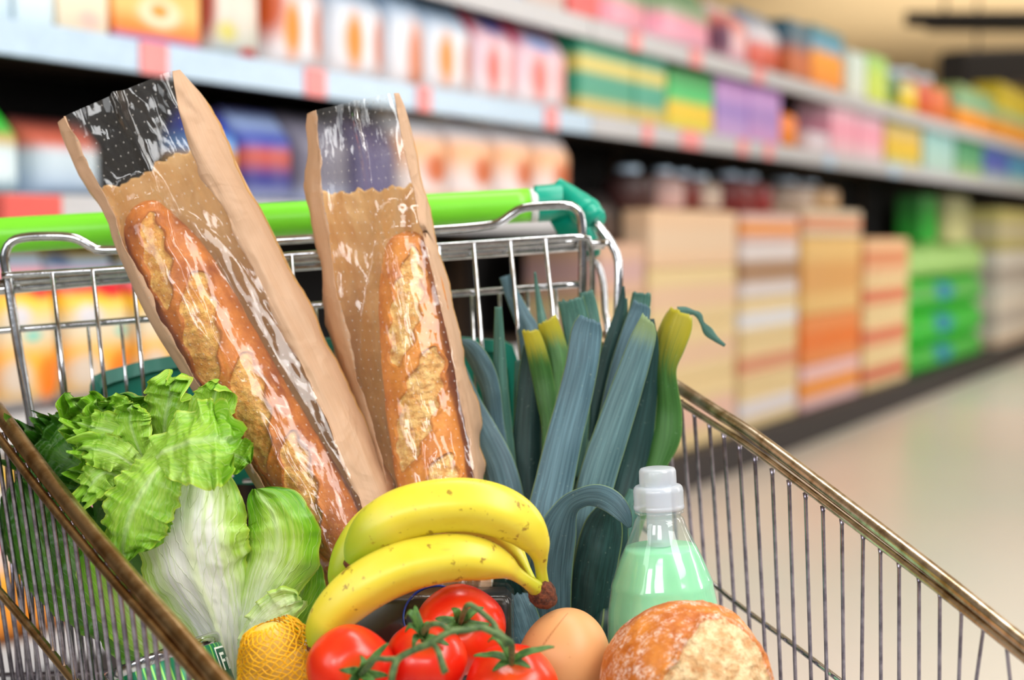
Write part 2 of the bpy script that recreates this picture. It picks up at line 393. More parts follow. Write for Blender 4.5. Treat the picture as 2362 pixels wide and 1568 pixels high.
row(ZB, [
 ('box', 1100, 1230, -190, [(0, (150, 170, 200)), (.3, (190, 200, 215)), (1, (210, 210, 220))], [], 'household_pack', 'grey blue carton at start of the top board', 'box'),
 ('box', 1232, 1322, -160, [(0, (205, 190, 180)), (.5, (215, 170, 170)), (1, (220, 200, 200))], [], 'household_pack', 'greyish pink carton on top board', 'box'),
 ('box', 1326, 1400, -120, [(0, (215, 90, 85)), (.6, (220, 70, 70)), (1, (200, 80, 80))], [], 'household_pack', 'red carton on top board', 'box'),
 ('pouch', 1404, 1520, -100, [(0, (240, 190, 205)), (.35, (238, 160, 180)), (.6, (120, 160, 120)), (1, (40, 140, 90))], [], 'tissue_pack', 'pink tissue pack with green top, left one', 'package'),
 ('pouch', 1524, 1668, -70, [(0, (240, 200, 215)), (.35, (240, 160, 185)), (.6, (130, 160, 125)), (1, (50, 145, 100))], [], 'tissue_pack', 'pink tissue pack with green top, right one', 'package'),
 ('pouch', 1684, 1745, 0, [(0, (225, 170, 190)), (.4, (240, 200, 205)), (.7, (225, 130, 120)), (1, (235, 235, 240))], [(.1, .4, .2, .4, (110, 60, 90))], 'washing_pack', 'white and pink pack beside the blue topped one', 'package'),
 ('pouch', 1748, 1818, 10, [(0, (200, 90, 60)), (.35, (215, 90, 60)), (.6, (225, 225, 235)), (1, (60, 110, 150))], [], 'washing_pack', 'pack with blue top and red orange foot', 'package'),
 ('box', 1828, 1878, 40, [(0, (190, 110, 60)), (.4, (200, 110, 60)), (.7, (80, 110, 130)), (1, (40, 100, 120))], [], 'detergent_box', 'narrow carton in dark teal and rust', 'box'),
 ('box', 1880, 1952, 52, [(0, (245, 150, 40)), (.55, (248, 165, 40)), (.68, (110, 170, 200)), (1, (20, 120, 130))], [], 'detergent_box', 'bright orange carton with teal top', 'box'),
 ('box', 1962, 2004, 112, [(0, (230, 235, 225)), (1, (215, 230, 225))], [], 'white_carton', 'slim white carton on the top board', 'box'),
 ('box', 2006, 2052, 120, [(0, (215, 225, 110)), (.5, (200, 220, 110)), (1, (160, 210, 130))], [], 'lime_carton', 'yellow green carton on the top board', 'box'),
 ('bottle', 2056, 2096, 135, [(0, (200, 200, 60)), (.4, (60, 110, 50)), (1, (40, 90, 50))], [], 'oil_bottle', 'dark green bottle on the top board', 'bottle'),
 ('bottle', 2098, 2132, 150, [(0, (235, 205, 60)), (.4, (235, 205, 60)), (1, (170, 200, 190))], [], 'oil_bottle', 'yellow bottle on the top board', 'bottle'),
 ('bottle', 2136, 2172, 150, [(0, (225, 120, 50)), (.5, (200, 90, 50)), (1, (170, 100, 60))], [], 'sauce_bottle', 'rust red bottle, left of the pair', 'bottle'),
 ('bottle', 2174, 2206, 165, [(0, (235, 140, 70)), (.5, (215, 120, 70)), (1, (190, 130, 80))], [], 'sauce_bottle', 'rust orange bottle, right of the pair', 'bottle'),
 ('box', 2212, 2296, 190, [(0, (240, 160, 40)), (.35, (242, 160, 45)), (.6, (140, 190, 160)), (1, (150, 170, 110))], [], 'display_tray', 'orange tray carton with pale green top', 'box'),
 ('box', 2304, 2420, 185, [(0, (240, 165, 45)), (.25, (240, 165, 45)), (.45, (150, 190, 150)), (.6, (210, 190, 20)), (1, (190, 170, 20))], [], 'display_tray', 'orange tray carton with olive yellow top at right edge', 'box'),
])
cb = ([(0, (240, 170, 90)), (.25, (235, 225, 225)), (.6, (240, 190, 150)), (.85, (235, 240, 250)), (1, (245, 200, 90))], [(.6, .4, .35, .22, (200, 110, 60)), (.5, .98, .3, .06, (220, 60, 40))])
row(ZC, [
 ('pouch', -260, -130, 215, [(0, (200, 225, 235)), (.5, (200, 225, 235)), (.7, (40, 170, 70)), (1, (60, 210, 70))], [], 'muesli_bag', 'white bag with green top cut by the left edge', 'bag'),
 ('pouch', -125, 110, 215, [(0, (190, 215, 230)), (.45, (215, 232, 238)), (.62, (190, 170, 110)), (.72, (90, 190, 90)), (.9, (40, 220, 60)), (1, (20, 120, 30))], [(.7, .3, .2, .2, (225, 240, 245))], 'muesli_bag', 'white bag with bright green top left of the baguettes', 'bag'),
 ('pouch', 116, 285, 262, [(0, (170, 190, 215)), (.5, (200, 215, 225)), (.72, (200, 110, 90)), (1, (70, 18, 14))], [], 'muesli_bag', 'white bag with red top behind the left paper bag', 'bag'),
 ('pouch', 486, 592, 238, [(0, (205, 215, 235)), (.15, (205, 60, 80)), (.25, (40, 50, 140)), (.45, (220, 170, 60)), (.6, (120, 170, 225)), (.8, (30, 60, 170)), (1, (40, 30, 70))], [], 'biscuit_bag', 'blue bag with yellow band right of the left paper bag', 'bag'),
 ('pouch', 595, 720, 240, [(0, (190, 200, 230)), (.25, (30, 40, 130)), (.5, (190, 90, 70)), (.65, (60, 80, 170)), (.85, (160, 180, 220)), (1, (60, 60, 110))], [], 'biscuit_bag', 'dark blue bag with brown motif between the paper bags', 'bag'),
 ('pouch', 725, 850, 250, [(0, (190, 200, 230)), (.3, (110, 108, 126)), (.8, (130, 128, 144)), (1, (50, 46, 56))], [], 'biscuit_bag', 'blue bag seen through the right film window', 'bag'),
 ('pouch', 855, 955, 260, [(0, (90, 84, 130)), (.4, (84, 78, 120)), (1, (80, 70, 100))], [], 'biscuit_bag', 'deep blue bag just right of the right paper bag', 'bag'),
 ('pouch', 962, 1072, 240, cb[0], cb[1], 'toast_bag', 'white toast bag with orange motif, leftmost of four', 'bag'),
 ('pouch', 1076, 1176, 252, cb[0], cb[1], 'toast_bag', 'white toast bag with orange motif, second of four', 'bag'),
 ('pouch', 1180, 1264, 262, cb[0], cb[1], 'toast_bag', 'white toast bag with orange motif, third of four', 'bag'),
 ('pouch', 1268, 1346, 275, cb[0], cb[1], 'toast_bag', 'white toast bag with orange motif, rightmost of four', 'bag'),
])
YS = [(.25, .22, .3, .16, (214, 200, 186)), (.75, .2, .28, .2, (240, 130, 0)), (.3, .58, .25, .1, (216, 214, 220)), (.7, .74, .28, .08, (214, 50, 60)), (.2, .94, .25, .06, (110, 130, 160))]
yb = [(0, (205, 215, 230)), (.12, (225, 190, 130)), (.3, (238, 180, 60)), (.5, (226, 214, 190)), (.68, (240, 200, 60)), (.76, (225, 70, 80)), (.84, (235, 170, 180)), (.92, (170, 195, 215)), (1, (220, 190, 60))]
row(ZD, [
 ('pouch', -420, -190, 560, yb, YS, 'pasta_bag', 'yellow and pink bag past the left edge', 'bag'),
 ('pouch', -185, 20, 565, yb, YS, 'pasta_bag', 'yellow and pink bag cut by the left edge behind trolley', 'bag'),
 ('pouch', 24, 175, 572, yb, YS+[(.5, .46, .2, .06, (150, 205, 190))], 'pasta_bag', 'yellow and pink bag behind left wires of the trolley gate', 'bag'),
 ('pouch', 180, 345, 580, yb, YS+[(.8, .46, .2, .06, (150, 205, 190))], 'pasta_bag', 'yellow and pink bag left of the left baguette', 'bag'),
 ('pouch', 350, 480, 590, yb, YS, 'pasta_bag', 'yellow and pink bag hidden behind the left baguette', 'bag'),
])
eb = [(0, (150, 90, 30)), (.12, (230, 150, 20)), (.3, (235, 170, 40)), (.42, (220, 205, 200)), (.52, (215, 70, 95)), (.62, (225, 170, 180)), (.72, (205, 210, 215)), (.82, (225, 185, 50)), (1, (180, 195, 215))]
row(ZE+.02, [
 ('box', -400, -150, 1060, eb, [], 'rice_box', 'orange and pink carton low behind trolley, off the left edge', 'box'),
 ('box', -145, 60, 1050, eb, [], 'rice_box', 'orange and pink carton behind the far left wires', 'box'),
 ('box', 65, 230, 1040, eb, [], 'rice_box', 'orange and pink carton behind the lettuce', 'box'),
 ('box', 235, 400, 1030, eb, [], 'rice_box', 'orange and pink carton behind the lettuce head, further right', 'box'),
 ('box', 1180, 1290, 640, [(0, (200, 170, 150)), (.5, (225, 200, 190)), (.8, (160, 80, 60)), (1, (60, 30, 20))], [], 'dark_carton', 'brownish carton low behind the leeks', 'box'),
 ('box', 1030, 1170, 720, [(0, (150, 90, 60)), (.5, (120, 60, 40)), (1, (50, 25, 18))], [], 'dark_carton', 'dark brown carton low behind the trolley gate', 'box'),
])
# stacked cartons standing on the plinth
BG = (236, 208, 150); PK = (236, 196, 160)
def case_mat(name, c, band, spots=()): return pack_mat(name, [(0, c), (.2, c), (.35, band), (.6, band), (.75, c), (1, [min(255, v*1.03) for v in c])], spots, .6)
def stack(x0, x1, ys, cols, lab, name='carton', grp='cartons stacked under the far shelf', kind='box', dp=.3):
    s0, s1 = S(x0), S(x1); xm = x0+2
    zs = [PLH]+[ZZ(xm, y) for y in ys[::-1]]
    k = len(zs)-1; pos = ['lowest', 'second lowest', 'middle', 'fourth', 'fifth', 'sixth']
    for i in range(k):
        c, band, sp = cols[k-1-i]
        w = 'top' if i == k-1 else pos[i]
        goods(kind, s0, s1, zs[i], zs[i+1]-.002, case_mat(name+'_board', c, band, sp), name, w+' '+lab, 'box', grp, off=-.02, dep=dp)
stack(1392, 1500, [560, 690, 820, 950], [((226, 180, 150), (214, 170, 165), ()), (BG, PK, ()), (BG, (236, 170, 130), ()), (PK, (235, 205, 190), ())], 'beige carton of the stack just right of the trolley handle end')
stack(1506, 1712, [480, 620, 760, 900], [((240, 200, 160), (238, 205, 170), ()), (BG, PK, ()), (BG, PK, ()), (BG, (236, 190, 170), ())], 'wide beige carton of the stack right of the leeks', dp=.12)
stack(1720, 1852, [490, 560, 690, 790, 900], [((232, 190, 180), (248, 150, 30), ()), ((225, 215, 215), (175, 130, 90), ()), (BG, (225, 225, 230), ()), (BG, (225, 150, 110), ()), (BG, (226, 220, 225), ())], 'striped carton of the third stack from the handle')
stack(1860, 1996, [480, 545, 730, 850], [((226, 205, 175), (225, 130, 80), ()), ((236, 190, 110), (228, 165, 85), ()), ((240, 140, 60), (246, 120, 10), ()), ((235, 190, 190), (250, 150, 20), ())], 'carton of the fourth stack with orange panels')
stack(2002, 2104, [550, 640, 730, 830], [((240, 190, 140), (228, 140, 90), ()), (BG, (226, 120, 80), ()), (BG, (226, 120, 80), ()), (BG, (215, 80, 50), ())], 'beige carton with rust stripe left of the green packs')
stack(2114, 2296, [560, 640, 720, 800], [((150, 190, 110), (160, 195, 125), ()), ((30, 170, 20), (90, 160, 80), [(.35, .5, .15, .4, (20, 120, 160))]), ((20, 175, 10), (50, 165, 50), [(.35, .5, .15, .4, (20, 120, 160))]), ((20, 165, 15), (70, 160, 60), [(.35, .5, .15, .4, (20, 120, 160))])], 'shrink wrapped pack of the bright green stack', name='green_multipack', grp='green packs under the far shelf', kind='pouch')
stack(2306, 2400, [480, 580, 690, 780], [((190, 180, 100), (200, 190, 150), ()), ((215, 210, 200), (180, 170, 160), ()), ((225, 215, 200), (190, 180, 170), ()), ((225, 210, 190), (200, 160, 120), ())], 'greyish carton of the stack at the right edge')
# bottles standing on the carton stacks
for x0, x1, y0, yb_, c, lb in ((1508, 1560, 380, 480, (60, 10, 8), 'dark red bottle on the wide carton stack'), (1580, 1618, 385, 480, (225, 190, 185), 'pale bottle on the wide carton stack'), (1622, 1660, 392, 480, (120, 40, 30), 'brown bottle on the wide carton stack'), (1664, 1704, 400, 480, (225, 205, 190), 'cream bottle on the wide carton stack'),
      (1735, 1775, 395, 490, (120, 15, 15), 'dark red bottle on the striped stack, left one'), (1780, 1822, 400, 490, (140, 15, 15), 'dark red bottle on the striped stack, right one'), (1872, 1915, 410, 480, (210, 190, 175), 'whitish bottle on the fourth stack'), (1925, 1975, 415, 480, (215, 180, 140), 'tan bottle on the fourth stack'), (2140, 2180, 450, 560, (10, 150, 40), 'green carton standing on the green stack'), (2200, 2250, 450, 560, (200, 200, 150), 'cream carton standing on the green stack')):
    bt = 'bottle' in lb
    goods('bottle' if bt else 'box', S(x0), S(x1), ZZ(x0+2, yb_)+.001, min(ZZ(x0+2, y0), ZA-.03), pack_mat('bottle_print', [(0, c), (1, [v*.6 for v in c])]), 'drink_bottle' if bt else 'drink_carton', lb, 'bottle' if bt else 'box', 'bottles standing on the carton stacks' if bt else None, off=-.05)
g = goods('pouch', S(1400), S(1496), ZZ(1402, 560)+.001, ZZ(1402, 440), pack_mat('sack_paper', [(0, (60, 32, 14)), (1, (20, 10, 8))]), 'paper_sack', 'dark brown paper sack on the first carton stack', 'bag', off=-.1)
# ================================================================ the trolley
def metal(name, a, b, rough, sc_=60, hi=None, bs=.15):
    t = NT(name); nz = t.noise(sc_, 4, .6, vec=t.coord('Object'))
    c = t.mix(t.ramp(nz, [(.42, 0.), (.62, 1.)]), lin(a), lin(b))
    n2 = t.noise(300, 3, .6, vec=t.coord('Object'))
    return t.done(t.bsdf(Base_Color=c, Metallic=1.0, Roughness=rough, Normal=t.bump(n2, bs, .0006)))
M_CHROME = metal('bright_chrome', (204, 206, 210), (176, 178, 182), .11)
M_ZINC = metal('worn_zinc', (158, 152, 166), (116, 110, 124), .26, 90)
M_RAIL = metal('tarnished_rail', (206, 178, 138), (160, 126, 84), .3, 45)
M_RAILR = metal('tarnished_rail_right', (214, 200, 180), (160, 140, 112), .28, 60)
def plastic(name, rgb, rough=.35, bscale=500):
    t = NT(name); n = t.noise(bscale, 2, vec=t.coord('Object'))
    return t.done(t.bsdf(Base_Color=lin(rgb), Roughness=rough, Normal=t.bump(n, .12, .0004)))
M_LIME = plastic('lime_plastic', (118, 214, 44), .38)
M_TEAL = plastic('teal_plastic', (4, 158, 132), .36)
M_TEALD = plastic('teal_plastic_flap', (6, 124, 104), .42)
M_WHITEP = plastic('white_collar_plastic', (225, 226, 224), .4)
CART = thing('shopping_cart', (0.02, 1.25, 0.0), 'chrome wire shopping trolley with lime green handle and teal clamps, full of groceries', 'shopping cart')
def YR(x): return 1.42+.08*x/1360            # rear gate plane
def inv(x, x0, y0, x1, y1): return 1/(1/y0+(1/y1-1/y0)*(x-x0)/(x1-x0))
def YRR(x): return inv(x, 1555, 1.45, 2362, 1.08)    # right side plane
def YLL(x): return inv(x, 0, 1.30, 530, 1.00)        # left side plane
# ---- handle
def hp(x): return 543-(543-473.0)*(x+0)/1225
g = G(); p = pxpath([(x, hp(x), YR(x)+.075) for x in (-62, 300, 700, 1222)], 40); tube(g, p, np.linspace(R(40.5, 1.5), R(38.5, 1.57), 40), 40)
H = obj('handle_grip', g, M_LIME, CART)
g = G(); p = pxpath([(x, hp(x), YR(x)+.075) for x in (1221, 1237)], 3); tube(g, p, R(39.5, 1.57), 40); obj('grip_ring', g, M_WHITEP, H)
def clamp(flip=False):
    X = (lambda x: x) if not flip else (lambda x: 1150-x)   # the hidden left clamp mirrors the right one
    dy = (lambda x: 0) if not flip else (lambda x: 75)
    q = lambda x, y, Y: (X(x), y+dy(x), Y)
    g = G()
    tube(g, pxpath([q(1234, 470, 1.57), q(1262, 468, 1.57), q(1310, 462, 1.575)], 10), R(42, 1.57), 36)
    tube(g, spline([list(P(*q(1284, 418, 1.575)))+[R(12, 1.57)], list(P(*q(1288, 422, 1.575)))+[R(26, 1.57)], list(P(*q(1297, 432, 1.573)))+[R(34, 1.57)], list(P(*q(1330, 466, 1.555)))+[R(36, 1.57)], list(P(*q(1356, 494, 1.54)))+[R(35, 1.57)], list(P(*q(1372, 510, 1.53)))+[R(33, 1.57)]], 30), spline([[12.], [26], [34], [36], [35], [31]] if 0 else [[12., 0, 0], [26, 1, 0], [34, 2, 0], [37, 3, 0], [35, 4, 0], [29, 5, 0]], 30)[:, 0]*1.55/F, 36)
    # socket ring
    tube(g, pxpath([q(1352, 484, 1.535), q(1376, 506, 1.53)], 3), R(27, 1.53), 28)
    # gusset web below
    for (A, B) in (((1268, 505), (1300, 560)),):
        pts = [q(1268, 508, 1.57), q(1300, 560, 1.57), q(1340, 572, 1.56), q(1368, 585, 1.55), q(1372, 520, 1.55), q(1330, 480, 1.565)]
        v = [P(*k) for k in pts]+[P(*k)+np.array([0, .022, 0]) for k in pts]; n = len(pts)
        f = [tuple(range(n)), tuple(range(n, 2*n))[::-1]]+[(i, n+i, n+(i+1) % n, (i+1) % n) for i in range(n)]
        g.add(v, f)
    tube(g, pxpath([q(1300, 556, 1.55), q(1345, 575, 1.545), q(1366, 584, 1.54)], 8), R(7, 1.55), 10)
    tube(g, pxpath([q(1350, 520, 1.535), q(1366, 560, 1.535), q(1368, 584, 1.54)], 8), R(17, 1.55), 14)
    return obj('handle_clamp', g, M_TEAL, CART)
clamp(); clamp(True)
# ---- rear gate
GATE = wire('rear_gate', [(100, 1160, 1.40), (72, 975, 1.41), (42, 800, 1.415), (17, 640, YR(10)), (11, 590, YR(10)), (24, 560, YR(20)), (60, 547, YR(60)), (140, 545, YR(140)), (180, 552, YR(180)), (214, 570, YR(214)), (250, 577, YR(250)),
   (450, 565, YR(450)), (700, 551, YR(700)), (1000, 531, YR(1000)), (1110, 522, YR(1110)), (1150, 514, YR(1150)), (1180, 494, YR(1180)), (1212, 479, YR(1210)), (1300, 473, YR(1300)), (1327, 481, YR(1327)), (1341, 508, YR(1340)), (1344, 600, YR(1340)), (1342, 760, YR(1340)), (1345, 1000, 1.47)], 10.5, M_CHROME, CART, segs=18)
wire('top_bar', [(4, 636, YR(0)-.012), (300, 618, YR(300)-.012), (700, 586, YR(700)-.012), (1020, 567, YR(1020)-.012), (1340, 546, YR(1340)-.012), (1356, 549, YR(1350)-.010), (1362, 566, YR(1350)-.006), (1366, 620, YR(1350)), (1366, 760, YR(1350)), (1366, 1000, 1.46)], 7.5, M_CHROME, GATE)
wire('thick_bar', [(-60, 673, YR(0)+.014), (290, 642, YR(290)+.014), (700, 612, YR(700)+.014), (1020, 589, YR(1020)+.014), (1392, 563, YR(1390)+.014)], 12.5, M_CHROME, GATE, segs=18)
wire('thick_bar', [(0, 652, YR(0)+.002), (290, 630, YR(290)+.002), (700, 599, YR(700)+.002), (1020, 578, YR(1020)+.002), (1340, 556, YR(1340)+.002)], 8, M_CHROME, GATE, segs=14)
wire('middle_bar', [(-60, 767, YR(0)+.006), (360, 734, YR(360)+.006), (750, 702, YR(750)+.006), (1040, 678, YR(1040)+.006), (1345, 655, YR(1345)+.006)], 8, M_CHROME, GATE)
wire('middle_bar', [(560, 1108, 1.44), (900, 1080, 1.45), (1345, 1050, 1.47)], 6, M_CHROME, GATE)
for x, y, xb, yb2 in ((120, 630, 171, 1080), (213, 622, 262, 1080), (306, 628, 352, 1100), (400, 608, 446, 1100), (490, 600, 534, 1100), (580, 594, 622, 1100), (672, 588, 706, 1100), (762, 582, 790, 1100), (848, 577, 874, 1100), (932, 572, 960, 1100), (1012, 568, 1040, 1100), (1092, 560, 1134, 1080), (1176, 555, 1226, 1080), (1257, 550, 1312, 1080)):
    wire('gate_wire', [(x, y, YR(x)-.014), (xb, yb2, YR(x)-.03)], 5.2, M_CHROME, GATE)
for x, y, xb, yb2 in ((128, 757, 160, 1080), (203, 750, 232, 1080), (279, 742, 308, 1080), (728, 704, 748, 1080), (1088, 678, 1104, 1080), (1152, 672, 1168, 1080), (1217, 668, 1234, 1080), (1282, 664, 1298, 1080)):
    wire('seat_wire', [(x, y, YR(x)+.012), (xb, yb2, YR(x)+.02)], 3.8, M_CHROME, GATE)
# right upright
wire('upright', [(1366, 503, 1.53), (1396, 540, 1.525), (1420, 580, 1.52), (1427, 625, 1.515), (1424, 760, 1.51), (1420, 1100, 1.50), (1415, 1700, 1.48)], 10, M_CHROME, CART, segs=16)
wire('upright', [(1352, 590, 1.54), (1378, 610, 1.535), (1391, 650, 1.53), (1396, 720, 1.52), (1402, 760, 1.51), (1410, 900, 1.5)], 8, M_CHROME, CART)
wire('upright', [(-60, 700, 1.5), (-66, 1100, 1.45), (-50, 1500, 1.42)], 10, M_CHROME, CART)
wire('cross_stay', [(1330, 560, 1.50), (1385, 562, 1.51), (1402, 558, 1.52)], 9, M_CHROME, CART)
# teal child seat flap
out = [(212, 1120), (207, 960), (207, 890), (214, 868), (240, 856), (330, 832), (420, 817), (560, 800), (740, 781), (900, 778), (1060, 778), (1160, 786), (1182, 797), (1194, 830), (1200, 900), (1206, 1120)]
fr = [P(x, y, YR(x)+.028) for x, y in out]; c0 = P(700, 1000, YR(700)+.028)
ins = [P(x+(700-x)*.03+ (12 if x < 700 else -12)*.5, y+(26 if y < 1100 else 0), YR(x)+.026) for x, y in out]
bk = [q+np.array([0, .012, 0]) for q in fr]; n = len(out)
g = G(); rim2 = [q*1+np.array([0, .008, 0]) for q in ins]
f = [(i, i+1, n+i+1, n+i) for i in range(n-1)]+[(n+i, n+i+1, 2*n+i+1, 2*n+i) for i in range(n-1)]+[tuple(range(2*n, 3*n))]+[(i+1, i, 3*n+i, 3*n+i+1) for i in range(n-1)]+[tuple(range(3*n, 4*n))[::-1]]
g.add(fr+ins+rim2+bk, f)
FL = obj('seat_flap', g, M_TEALD, CART, smooth=False)
# ---- right side
railR = [(1398, 768, 1.52), (1470, 826, 1.49), (1555, 886, YRR(1555)), (1660, 954, YRR(1660)), (1750, 1012, YRR(1750)), (1974, 1180, YRR(1974)), (2177, 1336, YRR(2177)), (2362, 1484, YRR(2362)), (2480, 1578, YRR(2480))]
SR = wire('side_panel', railR, 16, M_RAILR, CART, segs=20)
wire('lower_rail', [(x-12, y+25, Y) for x, y, Y in railR], 8.5, M_RAILR, SR)
wt = [(1542, 890, 1556, 1184), (1574, 912, 1591, 1184), (1605, 937, 1622, 1262), (1640, 962, 1661, 1362), (1673, 986, 1695, 1418), (1709, 1013, 1729, 1445), (1745, 1040, 1764, 1485), (1785, 1070, 1801, 1568), (1824, 1097, 1835, 1568), (1862, 1126, 1871, 1568), (1902, 1157, 1907, 1568), (1946, 1187, 1946, 1568), (1995, 1222, 1988, 1568), (2035, 1254, 2032, 1568), (2078, 1288, 2074, 1568), (2124, 1321, 2120, 1568), (2172, 1357, 2167, 1568), (2222, 1396, 2212, 1568), (2273, 1436, 2252, 1568), (2325, 1474, 2330, 1568), (2385, 1520, 2380, 1568)]
FLZ = .60
def drop(x, y, xb, yb2, Y):
    """extend the wire from its rail down to the basket floor"""
    a = P(x, y, Y); b = P(xb, yb2, Y); k = (FLZ-a[2])/(b[2]-a[2]); return a, a+(b-a)*k
for x, y, xb, yb2 in wt:
    a, b = drop(x-4, y+10, xb, yb2, YRR(x)-.004)
    g = G(); tube(g, [a, a*.97+b*.03, b], [R(6.5, YRR(x)), R(4.6, YRR(x)), R(4.6, YRR(x))], 10); obj('side_wire', g, M_ZINC, SR)
wire('stiffener', [(1480, 1215, 1.47), (1600, 1310, 1.425), (1700, 1392, YRR(1683)), (1812, 1474, YRR(1790)), (1929, 1563, YRR(1915)), (2200, 1775, YRR(2190))], 6.5, M_CHROME, SR)
# ---- left side
railL = [(-170, 760, 1.41), (-20, 930, YLL(-20)), (0, 954, YLL(0)), (98, 1084, YLL(98)), (196, 1207, YLL(196)), (294, 1324, YLL(294)), (392, 1436, YLL(392)), (490, 1550, YLL(490)), (640, 1725, YLL(600)-.02)]
SL = wire('side_panel', railL, 20, M_RAIL, CART, segs=20)
wire('lower_rail', [(x-28, y+20, Y) for x, y, Y in railL], 11, M_RAIL, SL)
k = 0
for i in range(27):
    x = -110+i*26+.28*i; xx = x
    t_ = (x+170)/810; y = np.interp(x, [q[0] for q in railL], [q[1] for q in railL])
    lean = .15-.05*max(0, min(1, x/450)); Y = YLL(x) if x > -20 else 1.33
    a, b = drop(x-12, y+14, x-12+lean*400, y+14+400, Y+.004)
    r_ = R(5.6+1.2*max(0, x/450), Y); g = G(); tube(g, [a, a*.97+b*.03, b], [r_*1.3, r_, r_], 10); obj('side_wire', g, M_ZINC, SL)
wire('stiffener', [(-120, 1225, 1.36), (0, 1366, YLL(0)+.012), (90, 1472, YLL(60)+.012), (167, 1566, YLL(130)+.012), (300, 1730, YLL(250)+.012)], 11, M_RAIL, SL)
for i in range(9):     # folded basket wires behind the left side
    x = 14+i*21; g = G(); a = P(x, 1040+i*24, 1.36); b = P(x+36+i*3, 1750, 1.34); tube(g, [a, b], R(4.5, 1.36), 8); obj('side_wire', g, M_ZINC, SL)
# ---- floor grid, front end and undercarriage
def PB(px, Y, z):  # point at given depth and height
    q = P(px, 784, Y); return np.array([q[0], Y, z])
L0, L1 = np.array([-.50, 1.40, FLZ]), np.array([-.13, .96, FLZ]); R0, R1 = np.array([.12, 1.47, FLZ]), np.array([.36, 1.02, FLZ])
g = G()
BF = None
for i in range(15):
    t_ = i/14; a = L0*(1-t_)+L1*t_; b = R0*(1-t_)+R1*t_; g = G(); tube(g, [a, b], .0022, 8)
    if BF is None: BF = obj('basket_floor', g, M_ZINC, CART)
    else: obj('floor_wire', g, M_ZINC, BF)
for i in range(11):
    t_ = i/10; a = L0*(1-t_)+R0*t_; b = L1*(1-t_)+R1*t_; g = G(); tube(g, [a-[0, 0, .004], b-[0, 0, .004]], .0022, 8); obj('floor_wire', g, M_ZINC, BF)
a = P(640, 1725, YLL(600)-.02); b = P(2480, 1578, YRR(2480)); g = G(); tube(g, spline([a, a*.96+b*.04+[0, -.02, 0], a*.5+b*.5+[0, -.05, -.005], a*.04+b*.96+[0, -.02, 0], b], 24), .005, 14); FP = obj('front_panel', g, M_RAIL, CART)
for i in range(1, 12):
    t_ = i/12; p0 = a*(1-t_)+b*t_+[0, -.05*min(1, 4*t_, 4*(1-t_)), 0]; p1 = L1*(1-t_)+R1*t_; g = G(); tube(g, [p0, p1], .0018, 8); obj('front_wire', g, M_ZINC, FP)
g = G()
for q0, q1 in ((L0, R0), (L0, L1), (R0, R1), (L1, R1)): tube(g, [q0-[0, 0, .2], q1-[0, 0, .2]], .011, 12)
for q in (L0, L1, R0, R1): tube(g, [q-[0, 0, .005], q-[0, 0, .2], q-[0, 0, .5]], .010, 12)
obj('undercarriage', g, M_CHROME, CART)
for q in (L0, L1, R0, R1):
    g = G(); M = axisM(q*[1, 1, 0]+[-.012, 0, .05], (1, 0, 0)); lathe(g, [(.02, 0), (.048, .002), (.05, .006), (.05, .018), (.048, .022), (.02, .024)], 28, M); obj('wheel', g, M_DARK, CART)
# ================================================================ groceries
# ---------------- baguettes
def crust_mat(name, crust=((178, 92, 30), (226, 146, 66)), crumb=((226, 180, 112), (244, 216, 160)), flour=0.0, ns=1.0):
    t = NT(name); c = t.coord('Object'); m = t.attr('m')
    n1 = t.noise(28*ns, 5, .6, vec=c); n2 = t.noise(220*ns, 4, .65, vec=c); n3 = t.noise(90*ns, 5, .7, vec=c)
    cr = t.mix(t.ramp(n1, [(.35, 0.), (.66, 1.)]), lin(crust[0]), lin(crust[1]))
    cr = t.mix(t.ramp(n2, [(.55, 0.), (.75, .35)]), cr, lin((236, 176, 100)))
    cb = t.mix(t.ramp(n3, [(.38, 0.), (.62, 1.)]), lin(crumb[0]), lin(crumb[1]))
    cb = t.mix(t.ramp(n2, [(.30, .75), (.48, 0.)]), cb, lin((186, 112, 48)))
    mm = t.math('ADD', m, t.math('MULTIPLY', t.math('SUBTRACT', n3, .5), .9))
    mk = t.ramp(mm, [(.42, 0.), (.58, 1.)])
    col = t.mix(mk, cr, cb)
    # browned rim where crust tears
    rim = t.math('MULTIPLY', t.ramp(mm, [(.28, 0.), (.44, 1.)]), t.ramp(mm, [(.46, 1.), (.6, 0.)]))
    col = t.mix(t.math('MULTIPLY', rim, .55), col, lin((188, 98, 34)))
    if flour > 0:
        f1 = t.noise(70, 4, .7, vec=c); f2 = t.noise(420, 3, .6, vec=c)
        fl = t.math('MULTIPLY', t.ramp(f1, [(.46, 0.), (.62, 1.)]), t.ramp(f2, [(.42, 0.), (.55, 1.)]))
        fl = t.math('MULTIPLY', fl, t.math('SUBTRACT', 1.0, mk)); col = t.mix(t.math('MULTIPLY', fl, flour), col, lin((248, 236, 222)))
    h = t.math('ADD', t.math('MULTIPLY', n3, t.math('ADD', .25, t.math('MULTIPLY', m, 1.6))), t.math('MULTIPLY', n2, .25))
    vor = t.n('ShaderNodeTexVoronoi', {'Scale': 120*ns, 'Vector': c})
    h = t.math('ADD', h, t.math('MULTIPLY', t.math('MULTIPLY', vor.outputs['Distance'], m), .5))
    return t.done(t.bsdf(Base_Color=col, Roughness=.5, Specular_IOR_Level=.35, Normal=t.bump(h, .75, .0035), Subsurface_Weight=.0))
M_CRUSTL = crust_mat('baguette_crust_dark', ((142, 66, 10), (208, 122, 34)), ((204, 134, 52), (238, 190, 104)))
M_CRUSTR = crust_mat('baguette_crust_golden', ((186, 100, 20), (230, 152, 56)), ((216, 154, 74), (244, 208, 136)))
